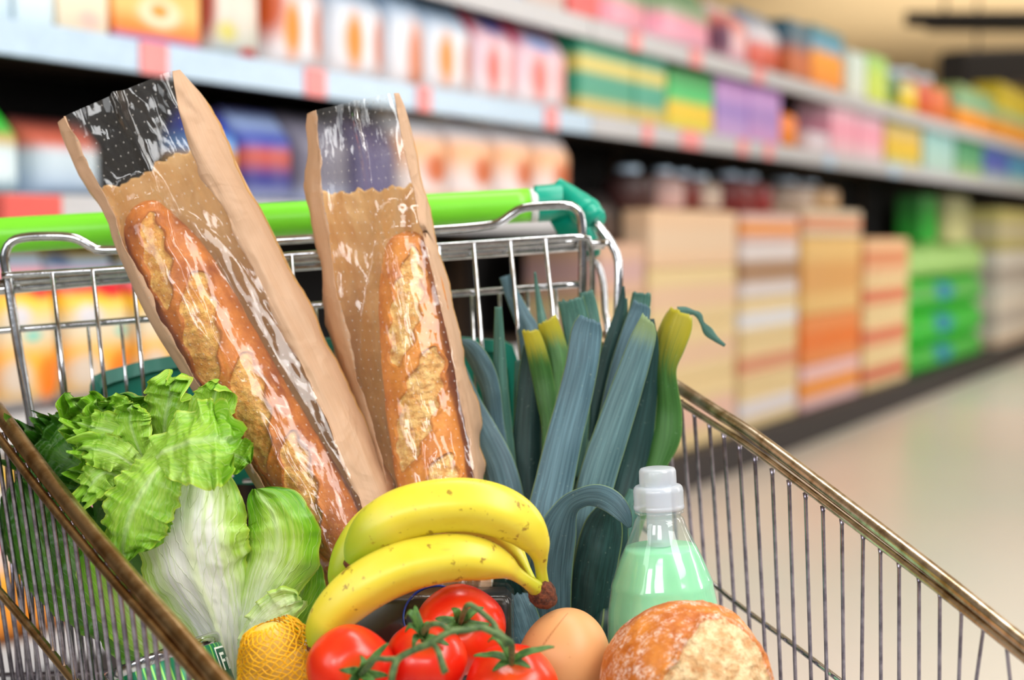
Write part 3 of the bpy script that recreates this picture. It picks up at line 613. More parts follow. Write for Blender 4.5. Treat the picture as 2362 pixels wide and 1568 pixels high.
def baguette(name_lbl, pts, slashes, mat, seed):
    rows = [list(P(x, y, Y))+[R(r, Y)] for x, y, Y, r in pts]
    q = spline(rows, 420); p, r = q[:, :3], np.maximum(q[:, 3], .001)
    # distance along in units of radius
    L = np.concatenate([[0], np.cumsum(np.linalg.norm(np.diff(p, axis=0), axis=1))]); L /= L[-1]
    def fld(u, a):
        """0..1 torn crumb amount and ridge"""
        aa = (a+math.pi) % (2*math.pi)-math.pi; m = 0; rd = 0
        for (u0, du, a0, slant, wd) in slashes:
            x = (u-u0)/du
            if abs(x) < 1.05:
                ac = a0+slant*x; w = wd*max(0.0, 1-abs(x)**2.4)**.5
                d = (aa-ac)+.07*math.sin(u*90+seed)
                k = max(0, min(1, (w-abs(d))/.12)); m = max(m, k)
                e = abs(abs(d)-w); s = 1.0 if d > 0 else .35
                if w > .02: rd = max(rd, s*math.exp(-(e/.075)**2)*min(1, w*3))
        return m, rd
    def disp(u, a):
        m, rd = fld(u, a)
        return 1+.075*rd-.05*m+.030*fbm(u*14+seed, math.cos(a)*1.2, math.sin(a)*1.2)+m*.035*fbm(u*60, a*4, seed, 5)
    g = G(); tube(g, p, r, 120, ref=(0, -1, 0), disp=disp, attr=lambda u, a: fld(u, a)[0])
    return obj('baguette', g, mat, label=name_lbl, cat='bread')
# section angle 0 faces the camera, positive turns to image right/left by frame
BL = [(329, 466, 1.345, 8), (331, 471, 1.345, 26), (335, 482, 1.345, 40), (342, 505, 1.345, 56), (358, 545, 1.343, 70), (400, 612, 1.34, 84), (450, 700, 1.335, 89), (510, 800, 1.33, 87), (572, 898, 1.325, 82), (640, 1003, 1.32, 79), (702, 1100, 1.31, 77), (762, 1195, 1.30, 72), (805, 1268, 1.29, 52), (818, 1290, 1.29, 22), (822, 1297, 1.29, 6)]
BR = [(936, 534, 1.375, 8), (937, 540, 1.375, 26), (938, 552, 1.375, 40), (940, 580, 1.375, 54), (946, 640, 1.375, 70), (954, 720, 1.37, 80), (965, 820, 1.365, 86), (978, 930, 1.36, 89), (994, 1040, 1.35, 90), (1008, 1140, 1.34, 88), (1018, 1230, 1.33, 74), (1024, 1275, 1.33, 40), (1026, 1285, 1.33, 8)]
sgn = 1
baguette('well browned scored baguette inside the left paper bag', BL, [(.15, .12, -.10, -.45, .44), (.36, .135, -.12, -.70, .58), (.58, .135, -.12, -.70, .58), (.80, .135, -.12, -.65, .54)], M_CRUSTL, 1.3)
baguette('golden scored baguette inside the right paper bag', BR, [(.23, .185, -.12, -.45, .50), (.55, .185, -.12, -.65, .58), (.86, .16, -.1, -.60, .54)], M_CRUSTR, 4.7)

# ---------------- paper bags with film window
def paper_mat(name, a, b, al=1.0):
    t = NT(name); uv = t.n('ShaderNodeUVMap').outputs[0]; s_ = t.sep(uv)
    v = t.comb(t.math('MULTIPLY', s_[0], 4), t.math('MULTIPLY', s_[1], 40)); n = t.noise(3, 4, .6, vec=v)
    n2 = t.noise(35, 4, .6, vec=t.coord('Object')); c = t.mix(n, lin(a), lin(b))
    n3 = t.noise(17, 3, .5, vec=t.coord('Object'), dist=.6); rg = t.math('ABSOLUTE', t.math('SUBTRACT', n3, .5)); rg = t.math('SUBTRACT', 1, t.math('MINIMUM', t.math('MULTIPLY', rg, 9), 1))
    h = t.math('ADD', t.math('MULTIPLY', n2, .35), t.math('ADD', t.math('MULTIPLY', n, .12), t.math('MULTIPLY', rg, .35)))
    d = t.bsdf(Base_Color=c, Roughness=.5, Specular_IOR_Level=.35, Normal=t.bump(h, .6, .004))
    tr = t.n('ShaderNodeBsdfTranslucent', {'Color': c}); mx = t.n('ShaderNodeMixShader', {'Fac': .30}); t.set(mx.inputs[1], d); t.set(mx.inputs[2], tr)
    return t.done(mx)
M_PAPER = paper_mat('kraft_paper', (186, 142, 96), (206, 164, 118))
M_PAPERL = paper_mat('kraft_paper_pale', (206, 168, 134), (228, 194, 162))
M_PAPERI = paper_mat('kraft_paper_inside', (240, 196, 128), (250, 216, 152))
def film_mat():
    t = NT('clear_film'); uv = t.n('ShaderNodeUVMap').outputs[0]; s_ = t.sep(uv)
    wr = t.noise(1.0, 5, .55, vec=t.comb(t.math('MULTIPLY', s_[0], 9), t.math('MULTIPLY', s_[1], 5)), dist=.8)
    wr2 = t.n('ShaderNodeTexVoronoi', {'Scale': 1.0, 'Vector': t.comb(t.math('MULTIPLY', s_[0], 16), t.math('MULTIPLY', s_[1], 5)), 'Randomness': 1.0}).outputs['Distance']
    h = t.math('ADD', t.math('MULTIPLY', wr, 1.0), t.math('MULTIPLY', wr2, .45)); nb = t.bump(h, .18, .003)
    gl = t.n('ShaderNodeBsdfGlossy', {'Roughness': .07, 'Color': (1, 1, 1, 1)}); t.set(gl.inputs['Normal'], nb)
    tr = t.n('ShaderNodeBsdfTransparent', {'Color': (1, .985, .96, 1)})
    df = t.n('ShaderNodeBsdfDiffuse', {'Color': lin((235, 228, 222))})
    lw = t.n('ShaderNodeLayerWeight', {'Blend': .5}); t.set(lw.inputs['Normal'], nb); fz = t.math('ADD', .04, t.math('MULTIPLY', t.math('POWER', lw.outputs['Facing'], 4.0), .6))
    # pin holes in rows
    fx = t.math('SUBTRACT', t.math('FRACT', t.math('MULTIPLY', s_[0], 58)), .5); fy = t.math('SUBTRACT', t.math('FRACT', t.math('MULTIPLY', s_[1], 13)), .5)
    fx = t.math('MULTIPLY', fx, 1.0); d = t.math('SQRT', t.math('ADD', t.math('MULTIPLY', fx, fx), t.math('MULTIPLY', fy, fy)))
    dot = t.math('LESS_THAN', d, .10)
    m0 = t.n('ShaderNodeMixShader', {'Fac': t.math('ADD', .04, t.math('MULTIPLY', dot, .22))}); t.set(m0.inputs[1], tr); t.set(m0.inputs[2], df)
    m1 = t.n('ShaderNodeMixShader', {'Fac': fz}); t.set(m1.inputs[1], m0); t.set(m1.inputs[2], gl)
    return t.done(m1)
M_FILM = film_mat()
def bag(name, label, st, bread, fl, fr, backtop, seed, drop_):
    """st rows: left px,py, right px,py, Y.  fl/fr: where along the width the front paper strips end."""
    rows = np.array([list(P(a, b, Y))+list(P(c, d, Y)) for a, b, c, d, Y in st])
    N = 170; q = spline(rows, N); Lp, Rp = q[:, :3], q[:, 3:6]; ru = np.linspace(0, 1, N)
    bp = np.array([list(P(x, y, Y))+[R(r, Y)] for x, y, Y, r in bread]); bs = spline(bp, 160)
    back = np.array([0, .046, 0])
    rt = thing('bread_bag', (Lp[-1]+Rp[-1])/2, label, 'bag')
    def front(i, v, eps=.004):
        """front surface point at station i, fraction v"""
        p = Lp[i]*(1-v)+Rp[i]*v
        edge = min(v, 1-v); dep = .014*min(1, edge/.12)
        y = p[1]-dep
        dx = bs[:, 0]-p[0]; dz = bs[:, 2]-p[2]; d2 = dx*dx+dz*dz; k = int(np.argmin(d2)); rr = bs[k, 3]
        if k == 0: rr = max(rr, .018)
        d = math.sqrt(d2[k]); rad = rr*1.13+eps
        if d < rad*1.6:
            yc = bs[k, 1]; 
            yb_ = yc-math.sqrt(max(0, rad*rad-min(d, rad*.999)**2)) if d < rad*.94 else yc-.34*rad+(d-.94*rad)*.9
            y = min(y, yb_)
        return np.array([p[0], y, p[2]])
    fr_end = fr
    def frv(i): return fr_end+(.955-fr_end)*max(0, 1-ru[i]/.13)**1.2
    def wob(i, v, k): return k*fbm(ru[i]*9+seed, v*5, seed, 3)
    # film window
    M_ = 60; g = G(); V = []; U = []
    crease = .015
    for i in range(N):
        for j in range(M_):
            v = (fl-.03)+(frv(i)-fl+.045)*j/(M_-1); p = front(i, v)
            # sharp long pleat running beside the loaf
            pl = fl+(fr-fl)*(.50+.07*math.sin(ru[i]*5+seed)+.03*fbm(ru[i]*22, seed, 0))
            p = p+np.array([0, -1, 0])*crease*max(0, 1-abs(v-pl)/.05)*(.6+.4*math.sin(ru[i]*30+seed))+np.array([0, wob(i, v, .0035), 0])
            V.append(p); U.append((ru[i], j/(M_-1)))
    g.add(V, gridfaces(N, M_), U)
    # uneven torn top
    o = obj('film_window', g, M_FILM, rt)
    # paper: left strip, back, right strip as one sheet
    prof = []
    for v in np.linspace(fl, 0, 8): prof.append(('f', v))
    for k in np.linspace(.15, 1, 5): prof.append(('l', k))
    for v in np.linspace(.03, .97, 34): prof.append(('b', v))
    for k in np.linspace(1, .15, 5): prof.append(('r', k))
    for v in np.linspace(1, fr, 12): prof.append(('f', v))
    vmap = lambda i, v: v if v < .5 else 1-(1-v)*(1-frv(i))/(1-fr)
    V = []; U = []; keep = []
    for i in range(N):
        for j, (k, v) in enumerate(prof):
            tp = (backtop+.012*fbm(v*9, seed, 1)) if k == 'b' else ((backtop*v) if k in 'lr' else 0.0)
            ii = (tp+(1-tp)*ru[i])*(N-1); i0 = min(N-2, int(ii)); fi = ii-i0
            LL = Lp[i0]*(1-fi)+Lp[i0+1]*fi; RR = Rp[i0]*(1-fi)+Rp[i0+1]*fi; uu_ = ii/(N-1)
            if k == 'f':
                v = vmap(i, v); cr_ = .005*abs(fbm(ru[i]*26, v*9, seed+5, 3))*min(1, min(v, 1-v)/.03)
                p = front(i, v)+np.array([0, wob(i, v, .004)+.0005-cr_*max(.25, 1-ru[i]*2.5), 0])+norm(Rp[i]-Lp[i])*(.005*fbm(ru[i]*14, seed+3, v)if v in (fl, fr) else 0)
            elif k == 'l': p = LL+back*v-np.array([.006, 0, 0])*math.sin(v*3.1)*(1+fbm(uu_*12, 2, seed))
            elif k == 'r': p = RR+back*v+np.array([.005, 0, 0])*math.sin(v*3.1)*(1+fbm(uu_*12, 5, seed))
            else: p = LL*(1-v)+RR*v+back+np.array([0, wob(i0, v, .008), 0])
            V.append(p); U.append((uu_, j/len(prof))); keep.append(True)
    nv = len(prof); nL = 10; nB = nL+37
    for nm, j0, j1, mt in (('paper_side_strip', 0, 11, M_PAPERL), ('paper_back', 10, nv-14, M_PAPERI), ('paper_side_strip', nv-15, nv, M_PAPERL)):
        idx = [j for j in range(j0, min(j1+1, nv))]; g = G(); m = len(idx)
        vv = [V[i*nv+j] for i in range(N) for j in idx]; uu = [U[i*nv+j] for i in range(N) for j in idx]
        fs = [f for f in gridfaces(N, m) if all(keep[(k//m)*nv+idx[k % m]] for k in f)]
        g.add(vv, fs, uu); o2 = obj(nm, g, mt, rt)
        md = o2.modifiers.new('thickness', 'SOLIDIFY'); md.thickness = .0004
    return rt
ST_L = [(133, 282, 414, 160, 1.35), (175, 385, 464, 255, 1.35), (226, 468, 510, 352, 1.35), (270, 562, 580, 480, 1.35), (333, 690, 660, 640, 1.345), (408, 820, 735, 790, 1.34), (490, 950, 800, 930, 1.335), (565, 1062, 850, 1050, 1.33), (640, 1180, 893, 1160, 1.32), (705, 1290, 905, 1270, 1.31), (750, 1390, 925, 1380, 1.30), (760, 1540, 960, 1530, 1.28)]
ST_R = [(708, 262, 920, 214, 1.385), (716, 350, 936, 310, 1.385), (716, 450, 962, 430, 1.385), (737, 560, 993, 560, 1.385), (756, 700, 1030, 700, 1.38), (790, 850, 1064, 850, 1.375), (832, 980, 1090, 980, 1.37), (874, 1110, 1106, 1100, 1.36), (900, 1240, 1116, 1230, 1.34), (900, 1380, 1120, 1370, 1.32), (900, 1540, 1130, 1530, 1.30)]
bag('l', 'long kraft paper bag with clear window leaning left, holding the darker baguette', ST_L, BL, .11, .82, .115, 1.7, 0)
bag('r', 'upright kraft paper bag with clear window holding the golden baguette', ST_R, BR, .12, .962, .14, 6.1, 0)

# ---------------- leeks
def leek_mat(name, c0, c1, tip=None, ts=.2, red=0):
    t = NT(name); s_ = t.sep(t.n('ShaderNodeUVMap').outputs[0])
    st = t.noise(1.0, 3, .6, vec=t.comb(t.math('MULTIPLY', s_[0], 1.2), t.math('MULTIPLY', s_[1], 34))); st2 = t.noise(1.0, 2, .6, vec=t.comb(t.math('MULTIPLY', s_[0], 3), t.math('MULTIPLY', s_[1], 9)))
    c = t.mix(t.ramp(st, [(.35, 0.), (.65, 1.)]), lin(c0), lin(c1))
    c = t.mix(t.ramp(st2, [(.45, 0.), (.8, .5)]), c, lin([min(255, v*1.3+8) for v in c1]))
    if tip:
        k = t.math('ADD', s_[0], t.math('MULTIPLY', t.math('SUBTRACT', st, .5), ts*3.2)); c = t.mix(t.ramp(k, [(ts*.5, 1.), (ts*1.6, 0.)]), c, lin(tip))
    eg = t.math('ABSOLUTE', t.math('SUBTRACT', s_[1], .5)); c = t.mix(t.ramp(eg, [(.475, 0.), (.495, .7)]), c, lin((150, 176, 96)))
    sp = t.noise(400, 2, vec=t.coord('Object')); c = t.mix(t.ramp(sp, [(.70, 0.), (.78, .5)]), c, lin((170, 190, 170)))
    return t.done(t.bsdf(Base_Color=c, Roughness=.42, Specular_IOR_Level=.35, Normal=t.bump(st, .35, .0016)))
M_LK = {'b': leek_mat('leek_leaf_blue', (44, 72, 84), (86, 118, 130)), 'g': leek_mat('leek_leaf_green', (34, 72, 66), (72, 114, 102)), 'd': leek_mat('leek_leaf_dark', (16, 42, 42), (34, 68, 66)),
        'y': leek_mat('leek_leaf_yellow_tip', (40, 84, 30), (62, 108, 50), (168, 158, 36), .13), 'y2': leek_mat('leek_leaf_pale_tip', (50, 80, 88), (90, 122, 126), (128, 150, 104), .06), 's': leek_mat('leek_stalk', (188, 208, 160), (220, 230, 200))}
def leaf(parent, pts, mat, cup=.18, cut=0.0, tw=0.0, twe=None, fold=0, label=None, seed=0):
    """pts px,py,Y,width px from tip to base"""
    rows = [list(P(x, y, Y))+[R(w, Y)] for x, y, Y, w in pts]
    n, m = 70, 21; q = spline(rows, n); p = q[:, :3]; w = np.maximum(q[:, 3], .0008)
    t_, s_, f_ = frames(p, (0, -1, 0.15)); g = G(); V = []; U = []
    te = tw if twe is None else twe
    for i in range(n):
        a = tw*(1-i/(n-1))+te*i/(n-1); sd = s_[i]*math.cos(a)+f_[i]*math.sin(a); nf = -s_[i]*math.sin(a)+f_[i]*math.cos(a)
        for j in range(m):
            v = j/(m-1)*2-1
            rid = .006*math.sin(v*26)*w[i]+.02*w[i]*fbm(i*.07+seed, v*1.5, seed)
            c = cup*(v*v if fold == 0 else abs(v)*1.1)
            q_ = p[i]+sd*v*w[i]/2-nf*(c*w[i])*-1*(-1)+nf*rid
            if i < 3: q_ = q_+t_[0]*(cut*v*w[0]*.5+.14*w[0]*fbm(v*6, seed, 3, 5))*(1-i/3)
            V.append(q_); U.append((i/(n-1), j/(m-1)))
    g.add(V, gridfaces(n, m), U)
    o = obj('leaf', g, M_LK[mat], parent, label=label); md = o.modifiers.new('thickness', 'SOLIDIFY'); md.thickness = .0011; return o
def leek(label, base, leaves, kw=None):
    bx, by, bY = base; b0 = P(bx, by, bY); rt = thing('leek', P(bx, by+60, bY), label, 'leek', 'leeks leaning in the trolley behind the bananas')
    sh = pxpath([(bx+4, by-50, bY+.01, 16), (bx, by, bY, 34), (bx-15, by+90, bY-.01, 42), (bx-20, by+130, bY-.015, 30)], 16); g = G(); tube(g, sh, sh[:, 3], 24); obj('stalk', g, M_LK['d'], rt)
    for k, L in enumerate(leaves):
        leaf(rt, L[1], L[0], seed=k*3.1+bx, **(L[2] if len(L) > 2 else {}))
leek('leek with wide blue green leaves spreading left beside the right baguette', (1215, 1440, 1.36), [
  ('d', [(1222, 795, 1.425, 26), (1222, 860, 1.425, 46), (1215, 1000, 1.415, 62), (1212, 1140, 1.40, 72), (1215, 1300, 1.38, 80), (1215, 1400, 1.36, 70)]),
  ('b', [(1062, 785, 1.41, 10), (1085, 805, 1.41, 44), (1112, 850, 1.41, 52), (1130, 900, 1.41, 46), (1142, 980, 1.41, 40), (1165, 1120, 1.40, 40)], dict(tw=.5, twe=.1)),
  ('b', [(1056, 800, 1.40, 6), (1062, 850, 1.40, 26), (1085, 930, 1.40, 48), (1115, 1000, 1.395, 66), (1150, 1080, 1.385, 76), (1170, 1170, 1.37, 80), (1190, 1320, 1.36, 80)], dict(tw=.2)),
  ('g', [(1150, 708, 1.42, 15), (1152, 790, 1.42, 24), (1156, 900, 1.415, 33), (1167, 1020, 1.41, 36), (1180, 1150, 1.39, 36)], dict(fold=1)),
  ('g', [(1196, 830, 1.43, 14), (1212, 900, 1.43, 50), (1214, 1000, 1.425, 58), (1206, 1100, 1.42, 60), (1210, 1300, 1.39, 60)])])
leek('leek with a yellow and green cut leaf and thin upright tips', (1262, 1450, 1.37), [
  ('b', [(1166, 636, 1.475, 26), (1180, 675, 1.475, 30), (1205, 730, 1.47, 40), (1222, 775, 1.46, 50), (1235, 900, 1.44, 54), (1255, 1100, 1.41, 56)]),
  ('g', [(1234, 627, 1.455, 3), (1238, 660, 1.455, 8), (1246, 710, 1.45, 15), (1252, 745, 1.44, 22), (1265, 850, 1.43, 36), (1280, 1000, 1.42, 40)], dict(fold=1)),
  ('y', [(1262, 738, 1.425, 46), (1278, 785, 1.425, 50), (1292, 840, 1.42, 46), (1292, 900, 1.415, 40), (1285, 1050, 1.40, 50)], dict(cut=-.25)),
  ('y', [(1224, 762, 1.415, 36), (1238, 810, 1.415, 44), (1252, 870, 1.415, 46), (1262, 930, 1.41, 42), (1268, 990, 1.405, 34), (1270, 1120, 1.39, 40)], dict(cut=.25, label='yellow tipped leaf')),
  ('d', [(1290, 900, 1.43, 30), (1285, 1000, 1.425, 90), (1275, 1120, 1.41, 110), (1265, 1300, 1.39, 100)])])
leek('leek with the broad slate blue leaf, centre of the bunch', (1285, 1440, 1.33), [
  ('g', [(1317, 690, 1.43, 58), (1328, 740, 1.43, 60), (1335, 820, 1.425, 56), (1330, 950, 1.41, 60), (1315, 1100, 1.38, 60)]),
  ('g', [(1352, 672, 1.435, 30), (1362, 715, 1.435, 34), (1368, 790, 1.43, 40), (1360, 950, 1.42, 50), (1340, 1150, 1.38, 50)]),
  ('b', [(1361, 736, 1.375, 50), (1354, 765, 1.375, 70), (1343, 840, 1.37, 74), (1325, 920, 1.365, 78), (1302, 1010, 1.355, 82), (1280, 1110, 1.345, 88), (1262, 1200, 1.335, 92), (1255, 1330, 1.33, 90), (1262, 1430, 1.33, 76)], dict(cut=.12, cup=.12, label='broad slate blue leaf')),
  ('d', [(1395, 830, 1.43, 20), (1385, 900, 1.43, 60), (1365, 1020, 1.42, 80), (1340, 1150, 1.40, 90), (1310, 1300, 1.37, 90)])])
leek('leek with tall pointed dark leaf and pale tipped broad leaf', (1340, 1450, 1.33), [
  ('d', [(1438, 660, 1.43, 4), (1434, 700, 1.43, 16), (1412, 790, 1.425, 34), (1388, 890, 1.42, 48), (1362, 1000, 1.41, 56), (1335, 1120, 1.395, 60), (1310, 1260, 1.37, 60)], dict(fold=1)),
  ('g', [(1444, 688, 1.44, 4), (1440, 730, 1.44, 14), (1425, 830, 1.435, 26), (1405, 930, 1.43, 34), (1380, 1100, 1.42, 40)]),
  ('g', [(1481, 675, 1.435, 40), (1478, 700, 1.435, 44), (1462, 780, 1.43, 50), (1440, 900, 1.42, 60), (1400, 1100, 1.40, 70)]),
  ('b', [(1480, 700, 1.42, 38), (1474, 730, 1.42, 50), (1448, 810, 1.415, 54), (1425, 900, 1.41, 56), (1395, 1050, 1.40, 60)], dict(cut=.3)),
  ('y2', [(1496, 736, 1.375, 30), (1486, 775, 1.375, 54), (1462, 850, 1.37, 66), (1435, 930, 1.365, 74), (1408, 1010, 1.36, 80), (1382, 1090, 1.355, 84), (1360, 1180, 1.35, 82), (1340, 1300, 1.34, 74), (1335, 1430, 1.335, 66)], dict(cut=.55, cup=.12)),
  ('d', [(1504, 735, 1.40, 8), (1502, 800, 1.40, 34), (1490, 900, 1.40, 54), (1468, 1010, 1.395, 80), (1440, 1120, 1.385, 96), (1410, 1240, 1.37, 90), (1375, 1380, 1.35, 70)])])
lk = leek('leek with the drooping folded leaf and torn green leaf at right', (1390, 1455, 1.32), [
  ('y', [(1564, 716, 1.40, 66), (1552, 745, 1.40, 84), (1534, 800, 1.40, 80), (1527, 850, 1.40, 60), (1530, 900, 1.40, 62), (1533, 950, 1.40, 72), (1529, 1010, 1.395, 74), (1514, 1070, 1.39, 46), (1495, 1120, 1.385, 40), (1450, 1240, 1.37, 50), (1420, 1380, 1.34, 60)], dict(tw=.7, twe=-.3, cup=.25, label='curled green leaf with yellow tip')),
  ('g', [(1566, 722, 1.40, 30), (1582, 718, 1.40, 20), (1598, 720, 1.40, 9), (1612, 727, 1.40, 12), (1620, 745, 1.40, 8), (1634, 764, 1.40, 20), (1650, 780, 1.40, 12), (1672, 797, 1.40, 4)], dict(label='thin torn shred of leaf')),
  ('b', [(1452, 1216, 1.265, 8), (1440, 1190, 1.265, 36), (1414, 1160, 1.27, 52), (1380, 1144, 1.28, 52), (1342, 1148, 1.29, 44), (1308, 1172, 1.30, 54), (1284, 1235, 1.305, 92), (1270, 1330, 1.31, 100), (1275, 1440, 1.31, 84)], dict(cup=.08, tw=-.15, twe=.1, label='folded drooping leaf')),
  ('d', [(1405, 1160, 1.33, 30), (1392, 1220, 1.33, 90), (1372, 1320, 1.325, 100), (1355, 1440, 1.32, 84)]),
  ('g', [(1462, 1130, 1.37, 20), (1448, 1200, 1.36, 60), (1428, 1300, 1.35, 80), (1412, 1400, 1.34, 76), (1405, 1480, 1.33, 60)]),
  ('d', [(1440, 1180, 1.34, 20), (1415, 1250, 1.335, 70), (1398, 1350, 1.33, 76), (1392, 1480, 1.32, 50)]),
  ('d', [(1165, 1330, 1.33, 50), (1175, 1400, 1.33, 90), (1190, 1480, 1.32, 100), (1210, 1560, 1.31, 90)]),
  ('b', [(1180, 1370, 1.31, 70), (1195, 1420, 1.305, 90), (1215, 1480, 1.30, 90), (1250, 1560, 1.29, 60)], dict(cut=.2))])

# ---------------- bananas
t = NT('banana_skin'); c = t.coord('Object'); m = t.attr('m')
n1 = t.noise(30, 3, vec=c); n2 = t.noise(110, 4, .6, vec=c); n3 = t.noise(60, 3, .5, vec=t.n('ShaderNodeMapping', {'Vector': c, 'Scale': (1, 1, 3)}).outputs[0])
col = t.mix(n1, lin((222, 202, 32)), lin((238, 222, 84)))
col = t.mix(t.ramp(m, [(.02, 0.), (.45, .55), (1., 1.)]), col, lin((126, 168, 22)))
col = t.mix(t.ramp(n2, [(.62, 0.), (.68, .8)]), col, lin((140, 96, 30)))
col = t.mix(t.ramp(n3, [(.66, 0.), (.80, .35)]), col, lin((196, 150, 50)))
M_BAN = t.done(t.bsdf(Base_Color=col, Roughness=.36, Specular_IOR_Level=.45, Normal=t.bump(n2, .12, .001)))
t = NT('banana_crown'); n = t.noise(260, 5, .7, vec=t.coord('Object')); col = t.mix(t.ramp(n, [(.35, 0.), (.65, 1.)]), lin((52, 22, 12)), lin((140, 74, 42)))
M_CROWN = t.done(t.bsdf(Base_Color=col, Roughness=.8, Normal=t.bump(n, 1, .004)))
BB = thing('banana_bunch', P(1010, 1450, 1.2), 'bunch of three yellow bananas with green tips and brown crown', 'bananas')
def banana(pts, gt, ref=(0, -1, .3), ph=.3):
    q = spline([list(P(x, y, Y))+[R(r, Y)] for x, y, Y, r in pts], 110); g = G()
    sec = lambda u, a: 1+.035*math.cos(5*(a+ph))*max(0, math.sin(u*math.pi))**.5
    tube(g, q[:, :3], np.maximum(q[:, 3], .0005), 60, ref=ref, disp=sec, attr=lambda u, a: max(max(0, 1-u/gt[0])*.95, max(0, 1-(1-u)/gt[1])*.55)+.10*max(0, math.cos(a-2.2)))
    b = obj('banana', g, M_BAN, BB)
    g = G(); tube(g, q[:4, :3]-(q[4, :3]-q[0, :3])*.25, np.array([.55, .9, 1.0, .9])*q[2, 3]*.95, 14); obj('blossom_end', g, M_CROWN, b)
    return b
banana([(772, 1362, 1.205, 9), (774, 1354, 1.205, 15), (784, 1322, 1.205, 30), (812, 1272, 1.21, 44), (860, 1218, 1.215, 52), (930, 1180, 1.222, 54), (1010, 1172, 1.226, 54), (1090, 1190, 1.228, 48), (1150, 1228, 1.228, 36), (1190, 1272, 1.225, 20), (1215, 1312, 1.215, 10), (1232, 1345, 1.205, 9), (1242, 1362, 1.20, 9)], (.28, .25))
banana([(803, 1305, 1.155, 8), (808, 1298, 1.155, 15), (828, 1262, 1.155, 38), (866, 1220, 1.155, 55), (925, 1186, 1.155, 61), (1000, 1167, 1.155, 62), (1080, 1163, 1.157, 62), (1150, 1178, 1.16, 60), (1202, 1208, 1.165, 52), (1234, 1248, 1.17, 36), (1245, 1282, 1.175, 20), (1248, 1312, 1.18, 14), (1252, 1345, 1.185, 15), (1254, 1368, 1.19, 17)], (.24, .2))
banana([(726, 1500, 1.145, 10), (728, 1492, 1.145, 20), (744, 1450, 1.145, 42), (782, 1400, 1.145, 54), (845, 1348, 1.145, 60), (920, 1310, 1.147, 60), (995, 1290, 1.15, 58), (1065, 1284, 1.153, 54), (1122, 1292, 1.157, 46), (1160, 1304, 1.16, 32), (1186, 1320, 1.165, 19), (1212, 1338, 1.17, 16), (1232, 1352, 1.178, 19), (1246, 1364, 1.185, 20)], (.12, .2))
g = G(); q = pxpath([(1240, 1344, 1.18, 18), (1246, 1358, 1.183, 29), (1252, 1374, 1.185, 33), (1252, 1388, 1.185, 31), (1250, 1400, 1.185, 18)], 20)
tube(g, q, q[:, 3], 28, disp=lambda u, a: 1+.10*fbm(math.cos(a)*3, math.sin(a)*3, u*4)); obj('crown', g, M_CROWN, BB)

# ---------------- tomatoes on the vine
t = NT('tomato_skin'); n = t.noise(22, 3, vec=t.coord('Object')); lw = t.n('ShaderNodeLayerWeight', {'Blend': .35}).outputs['Facing']
col = t.mix(t.ramp(n, [(.4, 0.), (.7, 1.)]), lin((222, 30, 14)), lin((232, 62, 22))); m = t.attr('m'); col = t.mix(m, col, lin((226, 120, 40)))
M_TOM = t.done(t.bsdf(Base_Color=col, Roughness=.27, Specular_IOR_Level=.5, Subsurface_Weight=.12, Subsurface_Radius=(.01, .003, .002), Subsurface_Scale=.5))
def vine_mat(n_, a, b):
    t = NT(n_); n = t.noise(150, 4, vec=t.coord('Object')); return t.done(t.bsdf(Base_Color=t.mix(t.ramp(n, [(.35, 0.), (.65, 1.)]), lin(a), lin(b)), Roughness=.6, Normal=t.bump(n, .4, .001)))
M_VINE = vine_mat('tomato_vine', (48, 76, 34), (96, 122, 68)); M_CALX = vine_mat('tomato_calyx', (44, 84, 30), (86, 128, 54))
TR = thing('tomato_truss', P(1000, 1620, 1.1), 'four red tomatoes still joined by their green vine', 'tomatoes')
